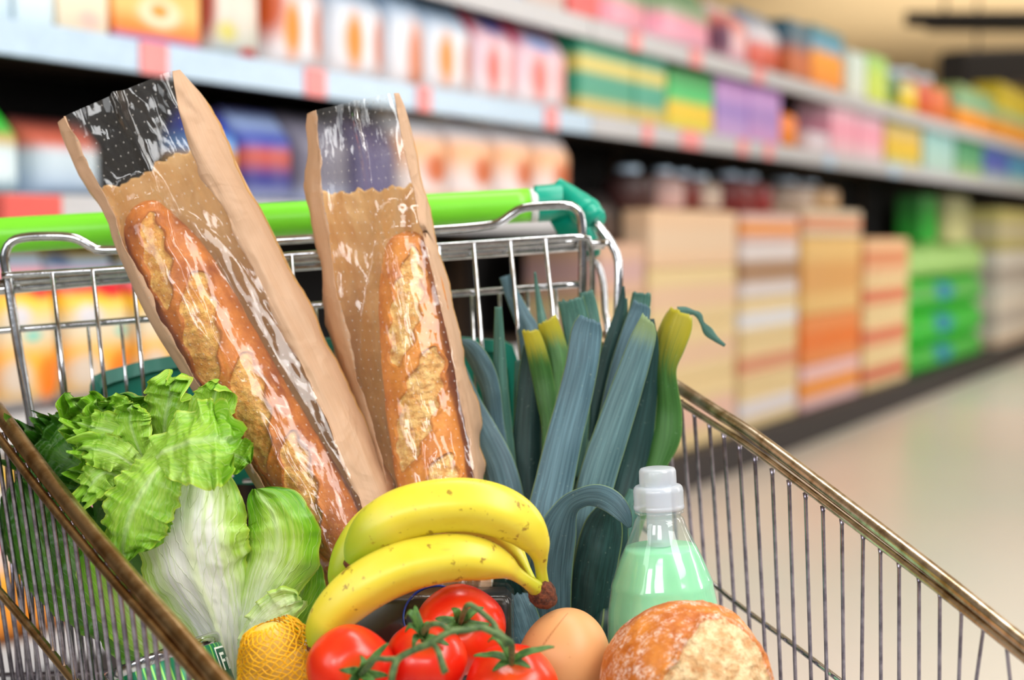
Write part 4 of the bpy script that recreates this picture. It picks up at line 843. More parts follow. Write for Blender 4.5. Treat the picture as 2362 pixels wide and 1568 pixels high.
def tomato(cx, cy, Y, rx, ry, pole, sep, seed):
    """pole: photo point of the stem pit"""
    c0 = P(cx, cy, Y); r = R(rx, Y); pp = P(pole[0], pole[1], Y)-c0; pp[1] = 0; l = min(.93, np.linalg.norm(pp)/r); ax = norm(pp)*l if l > 0 else pp; ax = ax+np.array([0, -math.sqrt(1-l*l), 0]); ax = norm(ax)
    M = axisM(c0, ax); g = G(); pr = []
    for k in range(41):
        a = math.pi*k/40; zz = -math.cos(a); rr = math.sin(a)**.92
        z = zz*(.90 if zz > 0 else .93)
        if zz > .5: z -= .13*math.exp(-(rr/.28)**2)
        if zz < -.8: z += .04
        pr.append((max(rr, .002)*r*1.0, z*r*ry/rx))
    lathe(g, pr, 64, M, disp=lambda u, a: 1+.022*math.cos(5*a+seed)*(.3+.7*u)+.012*math.cos(3*a+seed*2))
    g.a[-1][:] = np.clip((g.uv[-1][:, 0]-.84)*3, 0, .8)
    T = obj('tomato', g, M_TOM, TR)
    # calyx
    g = G(); pit = c0+ax*r*.80*ry/rx; X, Yv = M[:3, 0], M[:3, 1]
    for (ang, ln, lift, curl) in sep:
        a = math.radians(ang); # angle in picture: 0 right, 90 up
        d = np.array([math.cos(a), 0, math.sin(a)]); d = norm(d-ax*(d@ax)); n = 14; V = []; sd = np.cross(d, ax)
        for i in range(n):
            u = i/(n-1); L = R(ln, Y)*u
            hgt = r*.02+L*lift+curl*math.sin(u*2.6)*.008-0.0
            base = pit+d*L; 
            # keep above the fruit
            dd = base-c0; fr_ = math.sqrt(max(0, r*r*.97-(dd@dd-(dd@ax)**2))); h0 = max(0, fr_*ry/rx*.97-dd@ax)
            p = base+ax*(h0+hgt+.001)+sd*R(10, Y)*math.sin(u*3+ang)*.5*u
            w = R(11, Y)*math.sin(min(1, u*2.2+.35)*math.pi/2)*(1-u)**.6+.0003
            for v in (-1, -.35, .35, 1): V.append(p+sd*w*v+ax*(abs(v)*w*.45))
        g.add(V, gridfaces(n, 4))
    o = obj('calyx', g, M_CALX, T); o.modifiers.new('thickness', 'SOLIDIFY').thickness = .0008
    return pit, ax
p3, a3 = tomato(1062, 1452, 1.175, 106, 104, (1065, 1412), [(35, 62, .35, 1), (-5, 66, .1, 0), (215, 50, .2, 1), (175, 58, .2, .5), (120, 34, .5, 2), (250, 40, .2, 0)], 1.0)
p2, a2 = tomato(982, 1524, 1.13, 97, 96, (980, 1455), [(105, 70, .5, 1), (200, 40, .4, 2), (60, 34, .4, 1), (-15, 60, .15, 0), (240, 40, .2, 1), (150, 45, .5, 3)], 2.2)
p1, a1 = tomato(808, 1544, 1.105, 104, 104, (838, 1524), [(40, 92, .25, 0), (100, 42, .5, 2), (165, 50, .2, 1), (215, 48, .2, 1), (-45, 50, .25, 2), (-10, 66, .15, 1)], 3.1)
p4, a4 = tomato(1180, 1588, 1.11, 111, 103, (1180, 1502), [(20, 102, .22, 1), (170, 88, .22, .5), (150, 60, .5, 2), (-20, 46, .1, 0), (215, 50, .1, 0)], 4.4)
def vrun(pts, r0, r1, n=30):
    q = spline(pts, n); g = G(); tube(g, q, np.linspace(r0, r1, n), 12, disp=lambda u, a: 1+.09*fbm(u*9, math.cos(a), math.sin(a))); return obj('vine', g, M_VINE, TR)
YV = 1.035
p4e = p4+a4*.004; g_ = lambda x, y, Y: P(x, y, Y)
vrun([g_(902, 1580, 1.03), g_(906, 1550, 1.03), g_(918, 1520, YV), g_(954, 1499, YV), g_(997, 1481, YV), g_(1037, 1457, YV+.005), g_(1075, 1453, 1.045), g_(1109, 1447, 1.05), g_(1140, 1460, 1.05), g_(1166, 1474, 1.05), g_(1180, 1488, 1.055), p4e], .0025, .0023, 60)
vrun([g_(918, 1520, YV), g_(890, 1520, 1.035), g_(863, 1521, 1.035), p1+a1*.014, p1+a1*.003], .0019, .0022, 26)
vrun([g_(1150, 1470, 1.05), g_(1140, 1440, 1.055), g_(1118, 1418, 1.06), g_(1095, 1400, 1.065), g_(1078, 1396, 1.07), p3+a3*.012, p3+a3*.003], .0021, .002, 34)
vrun([g_(1037, 1457, YV+.005), g_(1020, 1440, 1.04), g_(995, 1440, 1.045), p2+a2*.014, p2+a2*.003], .0022, .0021, 26)
vrun([g_(998, 1484, YV), g_(1010, 1500, 1.03), g_(1020, 1530, 1.025), g_(1026, 1548, 1.025), g_(1028, 1551, 1.025)], .0018, .0026, 20)
vrun([g_(1109, 1447, 1.05), g_(1140, 1452, 1.06), g_(1160, 1466, 1.06), g_(1170, 1490, 1.06)], .0022, .002, 16)

# ---------------- squash
t = NT('squash_skin'); c = t.coord('Object'); n = t.noise(14, 3, vec=c); n2 = t.noise(160, 3, vec=c)
col = t.mix(n, lin((204, 144, 92)), lin((220, 168, 114))); col = t.mix(t.ramp(n2, [(.68, 0.), (.76, .5)]), col, lin((190, 126, 76))); col = t.mix(t.attr('m'), col, lin((150, 84, 40)))
M_SQ = t.done(t.bsdf(Base_Color=col, Roughness=.42, Specular_IOR_Level=.35))
g = G(); A0, A1 = P(1330, 1404, 1.19), P(1268, 1664, 1.18)
q = np.array([list(A0+(A1-A0)*(.5-.5*math.cos(math.pi*k/100)))+[R(114, 1.19)*(math.sin(math.pi*k/100)+.0005)*(.93+.07*k/100)] for k in range(101)])
def scar(u, a):
    aa = (a+math.pi) % (2*math.pi)-math.pi; d = abs(aa-(-.62)-.10*math.sin(u*9)); return max(0, 1-d/.035)*(1 if .12 < u < .40 else 0)*(.5+.5*math.sin(u*160)**2)
tube(g, q, q[:, 3], 200, ref=(0, -1, 0), attr=scar, disp=lambda u, a: 1+.008*math.cos(3*a+1)); SQ = obj('squash', g, M_SQ, label='smooth tan squash between the tomatoes and the floury roll', cat='squash')

# ---------------- round loaf
M_BOULE = crust_mat('roll_crust', ((166, 80, 22), (218, 138, 58)), ((202, 156, 104), (238, 212, 166)), .6, .9)
g = G(); c0 = P(1582, 1588, 1.14); rb = R(204, 1.14); V = []; U = []; A = []; nu, nv = 150, 260
tilt = norm(np.array([.10, -.80, .60]))
M = axisM(c0, tilt)
for i in range(nu):
    a = math.pi*i/(nu-1)
    for j in range(nv):
        b = 2*math.pi*j/nv; d = M[:3, :3]@np.array([math.sin(a)*math.cos(b), math.sin(a)*math.sin(b), math.cos(a)])
        # picture coordinates on the loaf: X right, Z up
        X, Z = d[0], d[2]; fr_ = d[1] < .35
        w1 = X-(-.55+.78*max(0, Z)**1.3-.1*max(0, -Z))          # left tear
        w2 = (.90-.10*max(0, Z)-.6*max(0, Z)**3)-X
        top = .86-Z+.3*X*X
        k = min(w1, w2, top*.9)+.035*fbm(X*5, Z*5, 2)
        mm = max(0, min(1, k/.07+.5)) if fr_ else 0
        rid = math.exp(-((k+.02)/.045)**2) if fr_ else 0
        r_ = rb*(1+.06*rid*(.6+.4*fbm(X*9, Z*9, 7))+.02*fbm(d[0]*2.5, d[1]*2.5, d[2]*2.5)-.012*mm+mm*.018*fbm(X*14, Z*14, 3, 6))
        if d[2] < -.5: r_ *= 1-.25*(-d[2]-.5)
        V.append(c0+d*r_); U.append((i/nu, j/nv)); A.append(mm)
g.add(V, gridfaces(nu, nv, True), U, A)
obj('bread_roll', g, M_BOULE, label='round crusty roll dusted with flour, split on top, at bottom right', cat='bread')

# ---------------- detergent bottle
BT = thing('plastic_bottle', P(1545, 1640, 1.25), 'clear plastic bottle of mint green liquid with frosted cap', 'bottle')
BY = 1.26; b_top = P(1516, 1078, BY); b_bot = P(1540, 1640, BY); ax = norm(b_top-b_bot); Hb = np.linalg.norm(b_top-b_bot)
M = axisM(b_bot, ax); s_ = BY/F
zt = lambda py: Hb-(py-1078)*s_
def glassy(name, col, rough, veil, ior=1.45):
    t = NT(name); n = t.noise(30, 2, vec=t.coord('Object')); nb = t.bump(n, .2, .004); lw = t.n('ShaderNodeLayerWeight', {'Blend': .5}); t.set(lw.inputs['Normal'], nb); fz = t.math('ADD', .05, t.math('MULTIPLY', t.math('POWER', lw.outputs['Facing'], 4.0), .45))
    tr = t.n('ShaderNodeBsdfTransparent', {'Color': col}); df = t.n('ShaderNodeBsdfDiffuse', {'Color': lin((232, 238, 246))}); gl = t.n('ShaderNodeBsdfGlossy', {'Roughness': rough}); t.set(gl.inputs['Normal'], nb)
    m0 = t.n('ShaderNodeMixShader', {'Fac': veil}); t.set(m0.inputs[1], tr); t.set(m0.inputs[2], df)
    m1 = t.n('ShaderNodeMixShader', {'Fac': fz}); t.set(m1.inputs[1], m0); t.set(m1.inputs[2], gl); return t.done(m1)
M_PET = glassy('clear_plastic', (.95, .98, .97, 1), .06, .10); M_CAP = glassy('frosted_plastic', (.9, .94, 1, 1), .22, .48)
prf = [(1192, 50), (1200, 57), (1216, 62), (1240, 72), (1270, 86), (1300, 99), (1330, 110), (1352, 118), (1362, 119), (1385, 123), (1420, 129), (1470, 131), (1520, 131), (1560, 128), (1600, 127), (1630, 124), (1640, 112)]
fac = lambda u, a: 1+.014*math.cos(6*a)*min(1, max(0, (u-.05)*4))
ps = spline([[ (x[1])*s_, zt(x[0]), 0] for x in prf], 60)
g = G(); lathe(g, [(r, z) for r, z, _ in ps], 72, M, disp=fac, cap=False); obj('bottle_body', g, M_PET, BT)
t = NT('mint_liquid'); n = t.noise(12, 2, vec=t.coord('Object'))
M_LIQ = t.done(t.bsdf(Base_Color=t.mix(n, lin((136, 226, 168)), lin((170, 240, 196))), Roughness=.22, Subsurface_Weight=.25, Subsurface_Radius=(.01, .02, .012), Subsurface_Scale=.6))
li = [(r*.985, z) for r, z, _ in ps if z < zt(1262)]
g = G(); lathe(g, [(.001, li[0][1])]+li, 72, M, disp=lambda u, a: 1+.014*math.cos(6*a)*min(1, u*4)); obj('liquid', g, M_LIQ, BT)
g = G(); lathe(g, [(49*s_, zt(1196)), (50*s_, zt(1186)), (57*s_, zt(1184)), (57*s_, zt(1179)), (48*s_, zt(1178))], 48, M, cap=False); obj('neck', g, M_PET, BT)
g = G(); pr = [(50*s_, zt(1177)), (58*s_, zt(1175)), (59*s_, zt(1168))]+[(58*s_-(.6*s_ if k % 2 else 0), zt(1166-k*4)) for k in range(10)]+[(56*s_, zt(1124)), (52*s_, zt(1120)), (43*s_, zt(1119))]
lathe(g, pr, 90, M, disp=lambda u, a: 1+.008*math.cos(45*a), cap=False)
CP_ = obj('cap', g, M_CAP, BT)
g = G(); lathe(g, [(43*s_, zt(1120)), (43.5*s_, zt(1110)), (43*s_, zt(1086)), (40*s_, zt(1080)), (32*s_, zt(1078)), (.5*s_, zt(1079))], 48, M, cap=False); obj('spout_lid', g, M_CAP, CP_)
g = G(); lathe(g, [(30*s_, zt(1118)), (30*s_, zt(1240)), (27*s_, zt(1260))], 36, M, cap=False); obj('dip_collar', g, M_CAP, CP_)

# ---------------- can
t = NT('can_print'); s2 = t.sep(t.n('ShaderNodeUVMap').outputs[0]); a = t.math('FRACT', t.math('MULTIPLY', s2[1], 44)); st = t.ramp(t.math('ABSOLUTE', t.math('SUBTRACT', a, .5)), [(.09, 1.), (.13, 0.)])
gr = t.mix(t.ramp(s2[1], [(.0, 0.), (.9, 1.)]), lin((20, 128, 84)), lin((24, 108, 84))); col = t.mix(st, gr, lin((130, 200, 90)))
M_CAN = t.done(t.bsdf(Base_Color=col, Roughness=.3, Metallic=.35))
CT = P(376, 1516, 1.205); cd = norm(P(478, 1760, 1.205)-CT+np.array([0, -.020, 0])); rc = R(136, 1.205)
cu = -cd; M = axisM(CT, cu, (0, -1, 0)); hh = .085
CN = thing('food_can', CT+cd*hh, 'green striped food can with silver rim behind the left wires', 'can')
g = G(); lathe(g, [(rc*.985, -hh), (rc, -hh+.004), (rc, -.006), (rc*.975, -.003)], 96, M, cap=False); obj('can_body', g, M_CAN, CN)
g = G(); lathe(g, [(rc*.97, -.005), (rc*1.0, -.004), (rc*1.025, -.001), (rc*1.025, .002), (rc*1.0, .004), (rc*.96, .003), (rc*.94, -.003), (rc*.75, -.0035), (rc*.7, -.002), (.001, -.002)], 96, M, cap=False); obj('rim', g, M_CHROME, CN)
g = G(); lathe(g, [(.001, -hh), (rc*.98, -hh), (rc*1.02, -hh+.001), (rc*1.0, -hh+.004)], 96, M, cap=False); obj('rim', g, M_CHROME, CN)
def on_can(a, z, e=.0004): return CT+M[:3, 0]*math.cos(a)*(rc+e)+M[:3, 1]*math.sin(a)*(rc+e)+cu*z
# dark label panel with the white lettering
def arcpatch(a0, a1, z0, z1, e, mat, nm, par, n=14):
    g = G(); V = []
    for i in range(n):
        a = a0+(a1-a0)*i/(n-1)
        for z in (z0, z1): V.append(on_can(a, z, e))
    g.add(V, gridfaces(n, 2)); return obj(nm, g, mat, par)
CANA = math.atan2((P(478, 1500, 1.18)-CT)@M[:3, 1], (P(478, 1500, 1.18)-CT)@M[:3, 0])
best = None
for k in range(720):
    a = math.radians(k/2); q = on_can(a, -.02)
    if q[1] > CT[1]: continue
    # photo x at this place
    dv = q-np.array([0, 0, CAMZ]); dd = dv[1]*CP-dv[2]*SP; x = 1181+F*dv[0]/dd
    e = abs(x-512)
    if best is None or e < best[0]: best = (e, a)
CA = best[1]
sg = 1
def photo_x(a, z):
    q = on_can(a, z); dv = q-np.array([0, 0, CAMZ]); return 1181+F*dv[0]/(dv[1]*CP-dv[2]*SP)
if photo_x(CA+.1, -.02) < photo_x(CA-.1, -.02): sg = -1
M_CWHITE = simple('can_white_print', (238, 244, 240), .4); M_CGREEN = simple('can_dark_green_print', (10, 78, 60), .4)
PAN = arcpatch(CA-.10*sg, CA+.9*sg, -.008, -.075, .0003, M_CWHITE, 'label_panel', CN); arcpatch(CA-.07*sg, CA+.9*sg, -.0095, -.0735, .0006, M_CGREEN, 'label_inset', PAN)
def letters(txt, z_top, size):
    """white strokes: letters run down the can on the panel"""
    F5 = {'F': [((0, 0), (0, 1)), ((0, 1), (.6, 1)), ((0, .55), (.5, .55))], 'r': [((0, 0), (0, .65)), ((0, .5), (.3, .66))], 'i': [((0, 0), (0, .62)), ((0, .8), (0, .9))], 'n': [((0, 0), (0, .65)), ((0, .6), (.4, .6)), ((.4, .6), (.4, 0))], 'o': [((0, 0), (0, .6)), ((0, .6), (.4, .6)), ((.4, .6), (.4, 0)), ((.4, 0), (0, 0))]}
    g = G(); x = 0
    for ch in txt:
        for (x0, y0), (x1, y1) in F5[ch]:
            A = CA+sg*(.0+(x+x0)*size/rc); B = CA+sg*(.0+(x+x1)*size/rc); za = z_top-size*(1-y0); zb = z_top-size*(1-y1); w = size*.09
            V = [on_can(A-w/rc, za-w, .001), on_can(A+w/rc, za-w, .001), on_can(B+w/rc, zb+w, .001), on_can(B-w/rc, zb+w, .001)]
            if abs(y0-y1) < .1: V = [on_can(A, za-w, .001), on_can(B, zb-w, .001), on_can(B, zb+w, .001), on_can(A, za+w, .001)]
            g.add(V, [(0, 1, 2, 3)])
        x += .8 if ch == 'F' else (.3 if ch == 'i' else .6)
    obj('lettering', g, M_CWHITE, PAN, smooth=False)
letters('Fin', -.014, .012)

# ---------------- net bag of lemons
t = NT('lemon_skin'); n = t.noise(40, 3, vec=t.coord('Object')); M_LEM = t.done(t.bsdf(Base_Color=t.mix(n, lin((236, 190, 70)), lin((246, 214, 120))), Roughness=.42, Normal=t.bump(t.noise(420, 2, vec=t.coord('Object')), .4, .001)))
M_NET = simple('yellow_net', (250, 184, 0), .4)
NB = thing('net_bag', P(640, 1640, 1.14), 'yellow net bag stretched over lemons between lettuce and tomatoes', 'net bag')
NCY = 1.16
def netc(u, a):  # body of revolution around a leaning axis
    return 1+.05*math.cos(3*a+u*4)+.03*fbm(u*3, math.cos(a), math.sin(a))
q = pxpath([(622, 1434, NCY, 8), (624, 1438, NCY, 40), (628, 1455, NCY, 66), (634, 1490, NCY, 84), (640, 1540, NCY, 92), (645, 1600, NCY, 90), (648, 1660, NCY, 60), (648, 1675, NCY, 8)], 60)
tt, ss, ff = frames(q[:, :3], (0, -1, 0))
def netp(u, a, e=0.0):
    i = u*59; k = int(min(58, i)); f_ = i-k; p = q[k]*(1-f_)+q[k+1]*f_; r_ = p[3]*netc(u, a)+e
    return p[:3]+(ff[k]*math.cos(a)+ss[k]*math.sin(a))*r_
g = G(); n = 0
for k in range(26):
    for sgn in (1, -1):
        pts = [netp(u, sgn*u*4.2+k*2*math.pi/26+.05*math.sin(u*60+k), .0012+.0006*math.sin(u*50+k*2)) for u in np.linspace(.02, .95, 44)]
        tube(g, pts, .00062, 5, caps=False)
obj('net', g, M_NET, NB)
for (cx, cy, cY, r_) in ((624, 1505, 1.165, 66), (668, 1560, 1.16, 64), (600, 1580, 1.165, 58), (640, 1620, 1.155, 60)):
    g = G(); c_ = P(cx, cy, cY); rr = R(r_, cY); M = axisM(c_, norm(np.array([.4, -.2, .8])))
    lathe(g, [(rr*max(.02, math.sin(math.pi*k/24)**(1 if 2 < k < 22 else 1.0)), -math.cos(math.pi*k/24)*rr*1.12) for k in range(25)], 32, M)
    lo = obj('lemon', g, M_LEM, label='lemon showing through the yellow net, '+{624: 'topmost one', 668: 'one at the right', 600: 'one at the left', 640: 'lowest one'}[cx], cat='lemon', group='lemons in the yellow net')

# ---------------- film wrapped tray under the fruit
t = NT('blue_lid_rim'); M_BLUE = simple('blue_rim', (24, 54, 150), .3); M_TRAY = simple('dark_tray', (30, 20, 18), .35)
M_WRAP = glassy('dark_wrap', (.95, .95, .95, 1), .12, .0)
TY = thing('wrapped_tray', P(1000, 1640, 1.19), 'dark film wrapped tray with a thin blue rim under the lower banana', 'tray')
def slab(name, x0, x1, y0, y1, z0, z1, mat, par):
    g = G(); box(g, x0, x1, y0, y1, z0, z1, .008); return obj(name, g, mat, par)
xa, xb = P(800, 1500, 1.2)[0], P(1180, 1500, 1.2)[0]
slab('tray_body', xa, xb, 1.224, 1.275, .612, .712, M_TRAY, TY); slab('film_wrap', xa-.002, xb+.002, 1.221, 1.278, .61, .715, M_WRAP, TY)
g = G(); M = axisM(P(1003, 1418, 1.216), norm(np.array([-.1, -.75, .6]))); lathe(g, [(.0243, -.0005), (.0255, -.0005), (.0257, .0012), (.0243, .0012), (.0243, -.0005)], 48, M, cap=False); obj('blue_rim', g, M_BLUE, TY)
# ---------------- lettuce
def lettuce_mat(name, dark=0.0):
    t = NT(name); s_ = t.sep(t.n('ShaderNodeUVMap').outputs[0]); m = t.attr('m'); c = t.coord('Object')
    av = t.math('ABSOLUTE', t.math('SUBTRACT', t.math('MULTIPLY', s_[1], 2), 1))
    n = t.noise(26, 4, .6, vec=c); nv = t.noise(60, 3, .6, vec=c)
    # veins fan out from the rib
    ph = t.math('ADD', t.math('SUBTRACT', t.math('MULTIPLY', s_[0], 9), t.math('MULTIPLY', av, 5.0)), t.math('MULTIPLY', nv, 1.1))
    vn = t.math('ABSOLUTE', t.math('SUBTRACT', t.math('FRACT', ph), .5)); vein = t.ramp(vn, [(.015, 1.), (.075, 0.)])
    st = t.noise(1.0, 4, .6, vec=t.comb(t.math('MULTIPLY', s_[0], 2.2), t.math('MULTIPLY', s_[1], 24)))
    rib = t.ramp(av, [(.03, 1.), (.13, 0.)])
    g = t.math('ADD', m, t.math('MULTIPLY', t.math('SUBTRACT', n, .5), .30))
    g = t.math('ADD', g, t.math('MULTIPLY', t.math('SUBTRACT', st, .5), .8))
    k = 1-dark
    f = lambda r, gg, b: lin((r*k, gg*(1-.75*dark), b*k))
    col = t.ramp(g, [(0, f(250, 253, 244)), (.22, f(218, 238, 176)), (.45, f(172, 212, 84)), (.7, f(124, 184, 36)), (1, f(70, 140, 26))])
    col = t.mix(t.math('MULTIPLY', vein, .30), col, f(206, 228, 150)); col = t.mix(t.math('MULTIPLY', rib, t.math('SUBTRACT', .75, t.math('MULTIPLY', m, .75))), col, f(228, 242, 196))
    ed = t.ramp(av, [(.93, 0.), (.99, .5)]); col = t.mix(ed, col, f(196, 206, 70))
    vo = t.n('ShaderNodeTexVoronoi', {'Scale': 85, 'Vector': c}, feature='SMOOTH_F1').outputs['Distance']
    h = t.math('ADD', t.math('MULTIPLY', vo, -.7), t.math('ADD', t.math('MULTIPLY', vein, -.35), t.math('MULTIPLY', st, .5)))
    d = t.bsdf(Base_Color=col, Roughness=.36, Specular_IOR_Level=.5, Normal=t.bump(h, .42, .003))
    tr = t.n('ShaderNodeBsdfTranslucent', {'Color': col}); mx = t.n('ShaderNodeMixShader', {'Fac': .18}); t.set(mx.inputs[1], d); t.set(mx.inputs[2], tr)
    return t.done(mx)
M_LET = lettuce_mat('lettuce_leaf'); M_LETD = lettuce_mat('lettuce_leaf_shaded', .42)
LT = thing('lettuce_head', P(470, 1600, 1.26), 'large frilly green lettuce head with white ribs lying beside the left baguette', 'lettuce')
def let_leaf(pts, g0, g1, ge, ruf=.2, fr=3.0, cup=.15, seed=0, tw=0.0, twe=None, mat=None, tipr=.2, label=None, rib=0.0, nu=110, nv=61):
    """pts base->tip: px,py,Y,width px.  greenness g0 base, g1 tip, ge extra at the edges"""
    q = spline([list(P(x, y, Y))+[R(w, Y)] for x, y, Y, w in pts], nu); p = q[:, :3]; w = np.maximum(q[:, 3], .001)
    t_, s_, f_ = frames(p, (0, -1, .25)); W0 = w.max(); g = G(); V = []; U = []; A = []
    Lt = np.linalg.norm(np.diff(p, axis=0), axis=1).sum(); te = tw if twe is None else twe
    for i in range(nu):
        u = i/(nu-1); a_ = tw*(1-u)+te*u; sd = s_[i]*math.cos(a_)+f_[i]*math.sin(a_); nf = -s_[i]*math.sin(a_)+f_[i]*math.cos(a_)
        # rounded tip
        wt_ = w[i]*(math.sqrt(max(0, 1-max(0, (u-.72)/.28)**2.6))*.92+.08)
        for j in range(nv):
            v = j/(nv-1)*2-1; av = abs(v)
            side = 1.0 if v > 0 else -1.0
            f1 = fr*Lt/.12; ph = seed*1.7+side*1.3
            env = av**2.6+tipr/.2*.8*max(0, (u-.6)/.4)**2
            k = math.sin(2*math.pi*f1*u+ph+1.2*fbm(u*4+seed, side, 0)*3)+.55*math.sin(2*math.pi*f1*2.3*u+ph*2+v*2)+ .8*fbm(u*f1*2, v*2+seed, seed, 3)
            if tipr > 0: k += .8*math.sin(v*9+seed)*max(0, (u-.6)/.4)
            dis = ruf*W0*.5*env*k*min(1, u*3+.15)
            ed = 1+.08*av*fbm(u*16+seed, side*3, 1, 3)+.02*av*math.sin(2*math.pi*f1*2.1*u+ph)
            ins = .10*ruf*W0*env*math.sin(2*math.pi*f1*1.15*u+ph+1)
            P_ = p[i]+sd*(v*wt_/2*ed)+nf*(dis-cup*wt_*v*v)+t_[i]*ins+nf*(.035*W0*fbm(p[i][0]*26+v*1.4, u*5, seed, 4))
            if rib: P_ = P_+nf*rib*W0*(math.exp(-(v/.12)**2)+.25*math.sin(v*22)*(1-u))*(1-u)
            V.append(P_); U.append((u, j/(nv-1))); A.append(max(0, min(1, g0+(g1-g0)*u**1.3+ge*av**1.5)))
    g.add(V, gridfaces(nu, nv), U, A)
    return obj('leaf', g, mat or M_LET, LT, label=label)
# core to carry the leaves
g = G(); q = pxpath([(545, 1600, 1.275, 12), (520, 1520, 1.28, 60), (470, 1410, 1.285, 110), (400, 1280, 1.285, 140), (340, 1150, 1.285, 130), (310, 1050, 1.285, 90), (300, 1010, 1.285, 30)], 60)
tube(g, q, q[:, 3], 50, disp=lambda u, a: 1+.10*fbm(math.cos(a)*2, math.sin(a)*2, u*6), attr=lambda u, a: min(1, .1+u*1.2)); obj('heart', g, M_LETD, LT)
D_ = M_LETD
# behind the left wires
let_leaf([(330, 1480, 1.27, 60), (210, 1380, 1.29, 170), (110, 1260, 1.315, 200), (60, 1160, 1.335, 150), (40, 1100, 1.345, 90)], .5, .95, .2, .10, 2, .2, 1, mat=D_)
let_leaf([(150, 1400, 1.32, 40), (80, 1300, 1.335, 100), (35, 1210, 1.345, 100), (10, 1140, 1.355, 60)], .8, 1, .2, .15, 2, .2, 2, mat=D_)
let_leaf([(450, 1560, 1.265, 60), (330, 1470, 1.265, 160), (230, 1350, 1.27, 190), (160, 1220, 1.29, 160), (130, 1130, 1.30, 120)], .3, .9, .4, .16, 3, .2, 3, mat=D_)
let_leaf([(480, 1570, 1.265, 40), (390, 1500, 1.262, 130), (300, 1400, 1.255, 170), (240, 1300, 1.25, 150), (215, 1220, 1.25, 100)], .15, .75, .35, .14, 3, .2, 4)
# far left dark frills
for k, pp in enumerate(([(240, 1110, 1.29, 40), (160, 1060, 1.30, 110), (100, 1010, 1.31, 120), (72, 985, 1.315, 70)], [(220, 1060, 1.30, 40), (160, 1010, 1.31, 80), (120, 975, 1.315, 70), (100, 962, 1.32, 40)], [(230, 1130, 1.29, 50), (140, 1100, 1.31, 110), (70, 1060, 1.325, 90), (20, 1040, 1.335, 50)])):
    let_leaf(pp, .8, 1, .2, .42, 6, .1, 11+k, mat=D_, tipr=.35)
# back of the crown
let_leaf([(350, 1100, 1.275, 60), (330, 1010, 1.275, 130), (300, 950, 1.275, 150), (280, 915, 1.275, 100)], .6, .9, .1, .38, 6, .1, 15, tipr=.3)
let_leaf([(380, 1060, 1.265, 50), (380, 980, 1.262, 100), (392, 915, 1.26, 120), (405, 872, 1.255, 90)], .55, .72, -.1, .32, 6, .15, 16, tipr=.3)
let_leaf([(440, 1060, 1.25, 60), (470, 980, 1.245, 110), (492, 920, 1.24, 100), (500, 885, 1.235, 70)], .55, .72, -.1, .18, 3, .15, 17, tipr=.25)
let_leaf([(330, 1100, 1.265, 50), (250, 1020, 1.262, 120), (195, 955, 1.262, 130), (165, 912, 1.262, 80)], .55, .8, -.05, .42, 6, .1, 18, tipr=.35)
let_leaf([(350, 1110, 1.25, 50), (300, 1030, 1.245, 110), (255, 970, 1.24, 120), (225, 925, 1.24, 80)], .5, .78, -.1, .42, 6.5, .1, 19, tipr=.35)
let_leaf([(360, 1110, 1.24, 50), (290, 1060, 1.235, 110), (220, 1020, 1.235, 120), (165, 1005, 1.24, 70)], .55, .8, -.1, .44, 6.5, .1, 20, tipr=.35)
let_leaf([(370, 1130, 1.235, 50), (300, 1110, 1.23, 100), (230, 1095, 1.23, 110), (185, 1090, 1.235, 70)], .5, .78, -.1, .44, 6.5, .1, 21, tipr=.35)
let_leaf([(340, 1080, 1.235, 40), (310, 1010, 1.225, 80), (300, 960, 1.22, 90), (310, 930, 1.22, 60)], .5, .72, -.1, .42, 6, .1, 27, tipr=.3)
let_leaf([(330, 1090, 1.225, 40), (270, 1050, 1.215, 80), (215, 1035, 1.215, 80), (190, 1040, 1.22, 50)], .45, .7, -.1, .42, 7, .1, 28, tipr=.35)
let_leaf([(300, 1120, 1.235, 40), (250, 1090, 1.22, 80), (215, 1110, 1.215, 90), (195, 1150, 1.22, 60)], .5, .74, -.1, .44, 7, .1, 31, tipr=.35)
let_leaf([(330, 1050, 1.235, 40), (270, 1000, 1.225, 80), (215, 985, 1.22, 80), (180, 975, 1.225, 50)], .45, .7, -.1, .44, 7, .1, 32, tipr=.35)
let_leaf([(310, 1000, 1.25, 40), (270, 950, 1.245, 80), (245, 925, 1.245, 70)], .45, .7, -.1, .44, 7, .1, 33, tipr=.35)
# right leaves
let_leaf([(590, 1520, 1.24, 50), (660, 1440, 1.245, 110), (700, 1350, 1.25, 100), (690, 1270, 1.25, 70)], .6, .85, .1, .10, 2, .2, 5, label='outer leaf on the right')
let_leaf([(548, 1570, 1.245, 46), (572, 1460, 1.235, 90), (605, 1360, 1.225, 150), (640, 1270, 1.22, 190), (632, 1190, 1.22, 170), (590, 1128, 1.225, 120)], -.12, .70, .35, .09, 2.5, .22, 6, rib=.03)
let_leaf([(560, 1500, 1.215, 40), (600, 1440, 1.205, 80), (645, 1405, 1.20, 100), (695, 1385, 1.20, 80)], .08, .30, .15, .22, 5, .1, 7, tipr=.35, label='pale frilly inner leaf')
# the white ribbed leaf in front
let_leaf([(535, 1600, 1.25, 40), (520, 1520, 1.24, 110), (490, 1420, 1.225, 180), (448, 1320, 1.21, 260), (434, 1220, 1.205, 262), (450, 1110, 1.215, 220), (460, 1040, 1.23, 160)], -.32, .16, .62, .035, 2.0, .20, 8, rib=.04, tipr=0, label='white ribbed leaf', nv=101)
# frill at the right of the crown
let_leaf([(500, 1040, 1.22, 40), (545, 1050, 1.215, 90), (575, 1070, 1.215, 70)], .6, .75, 0, .30, 5, .1, 23, tipr=.3)
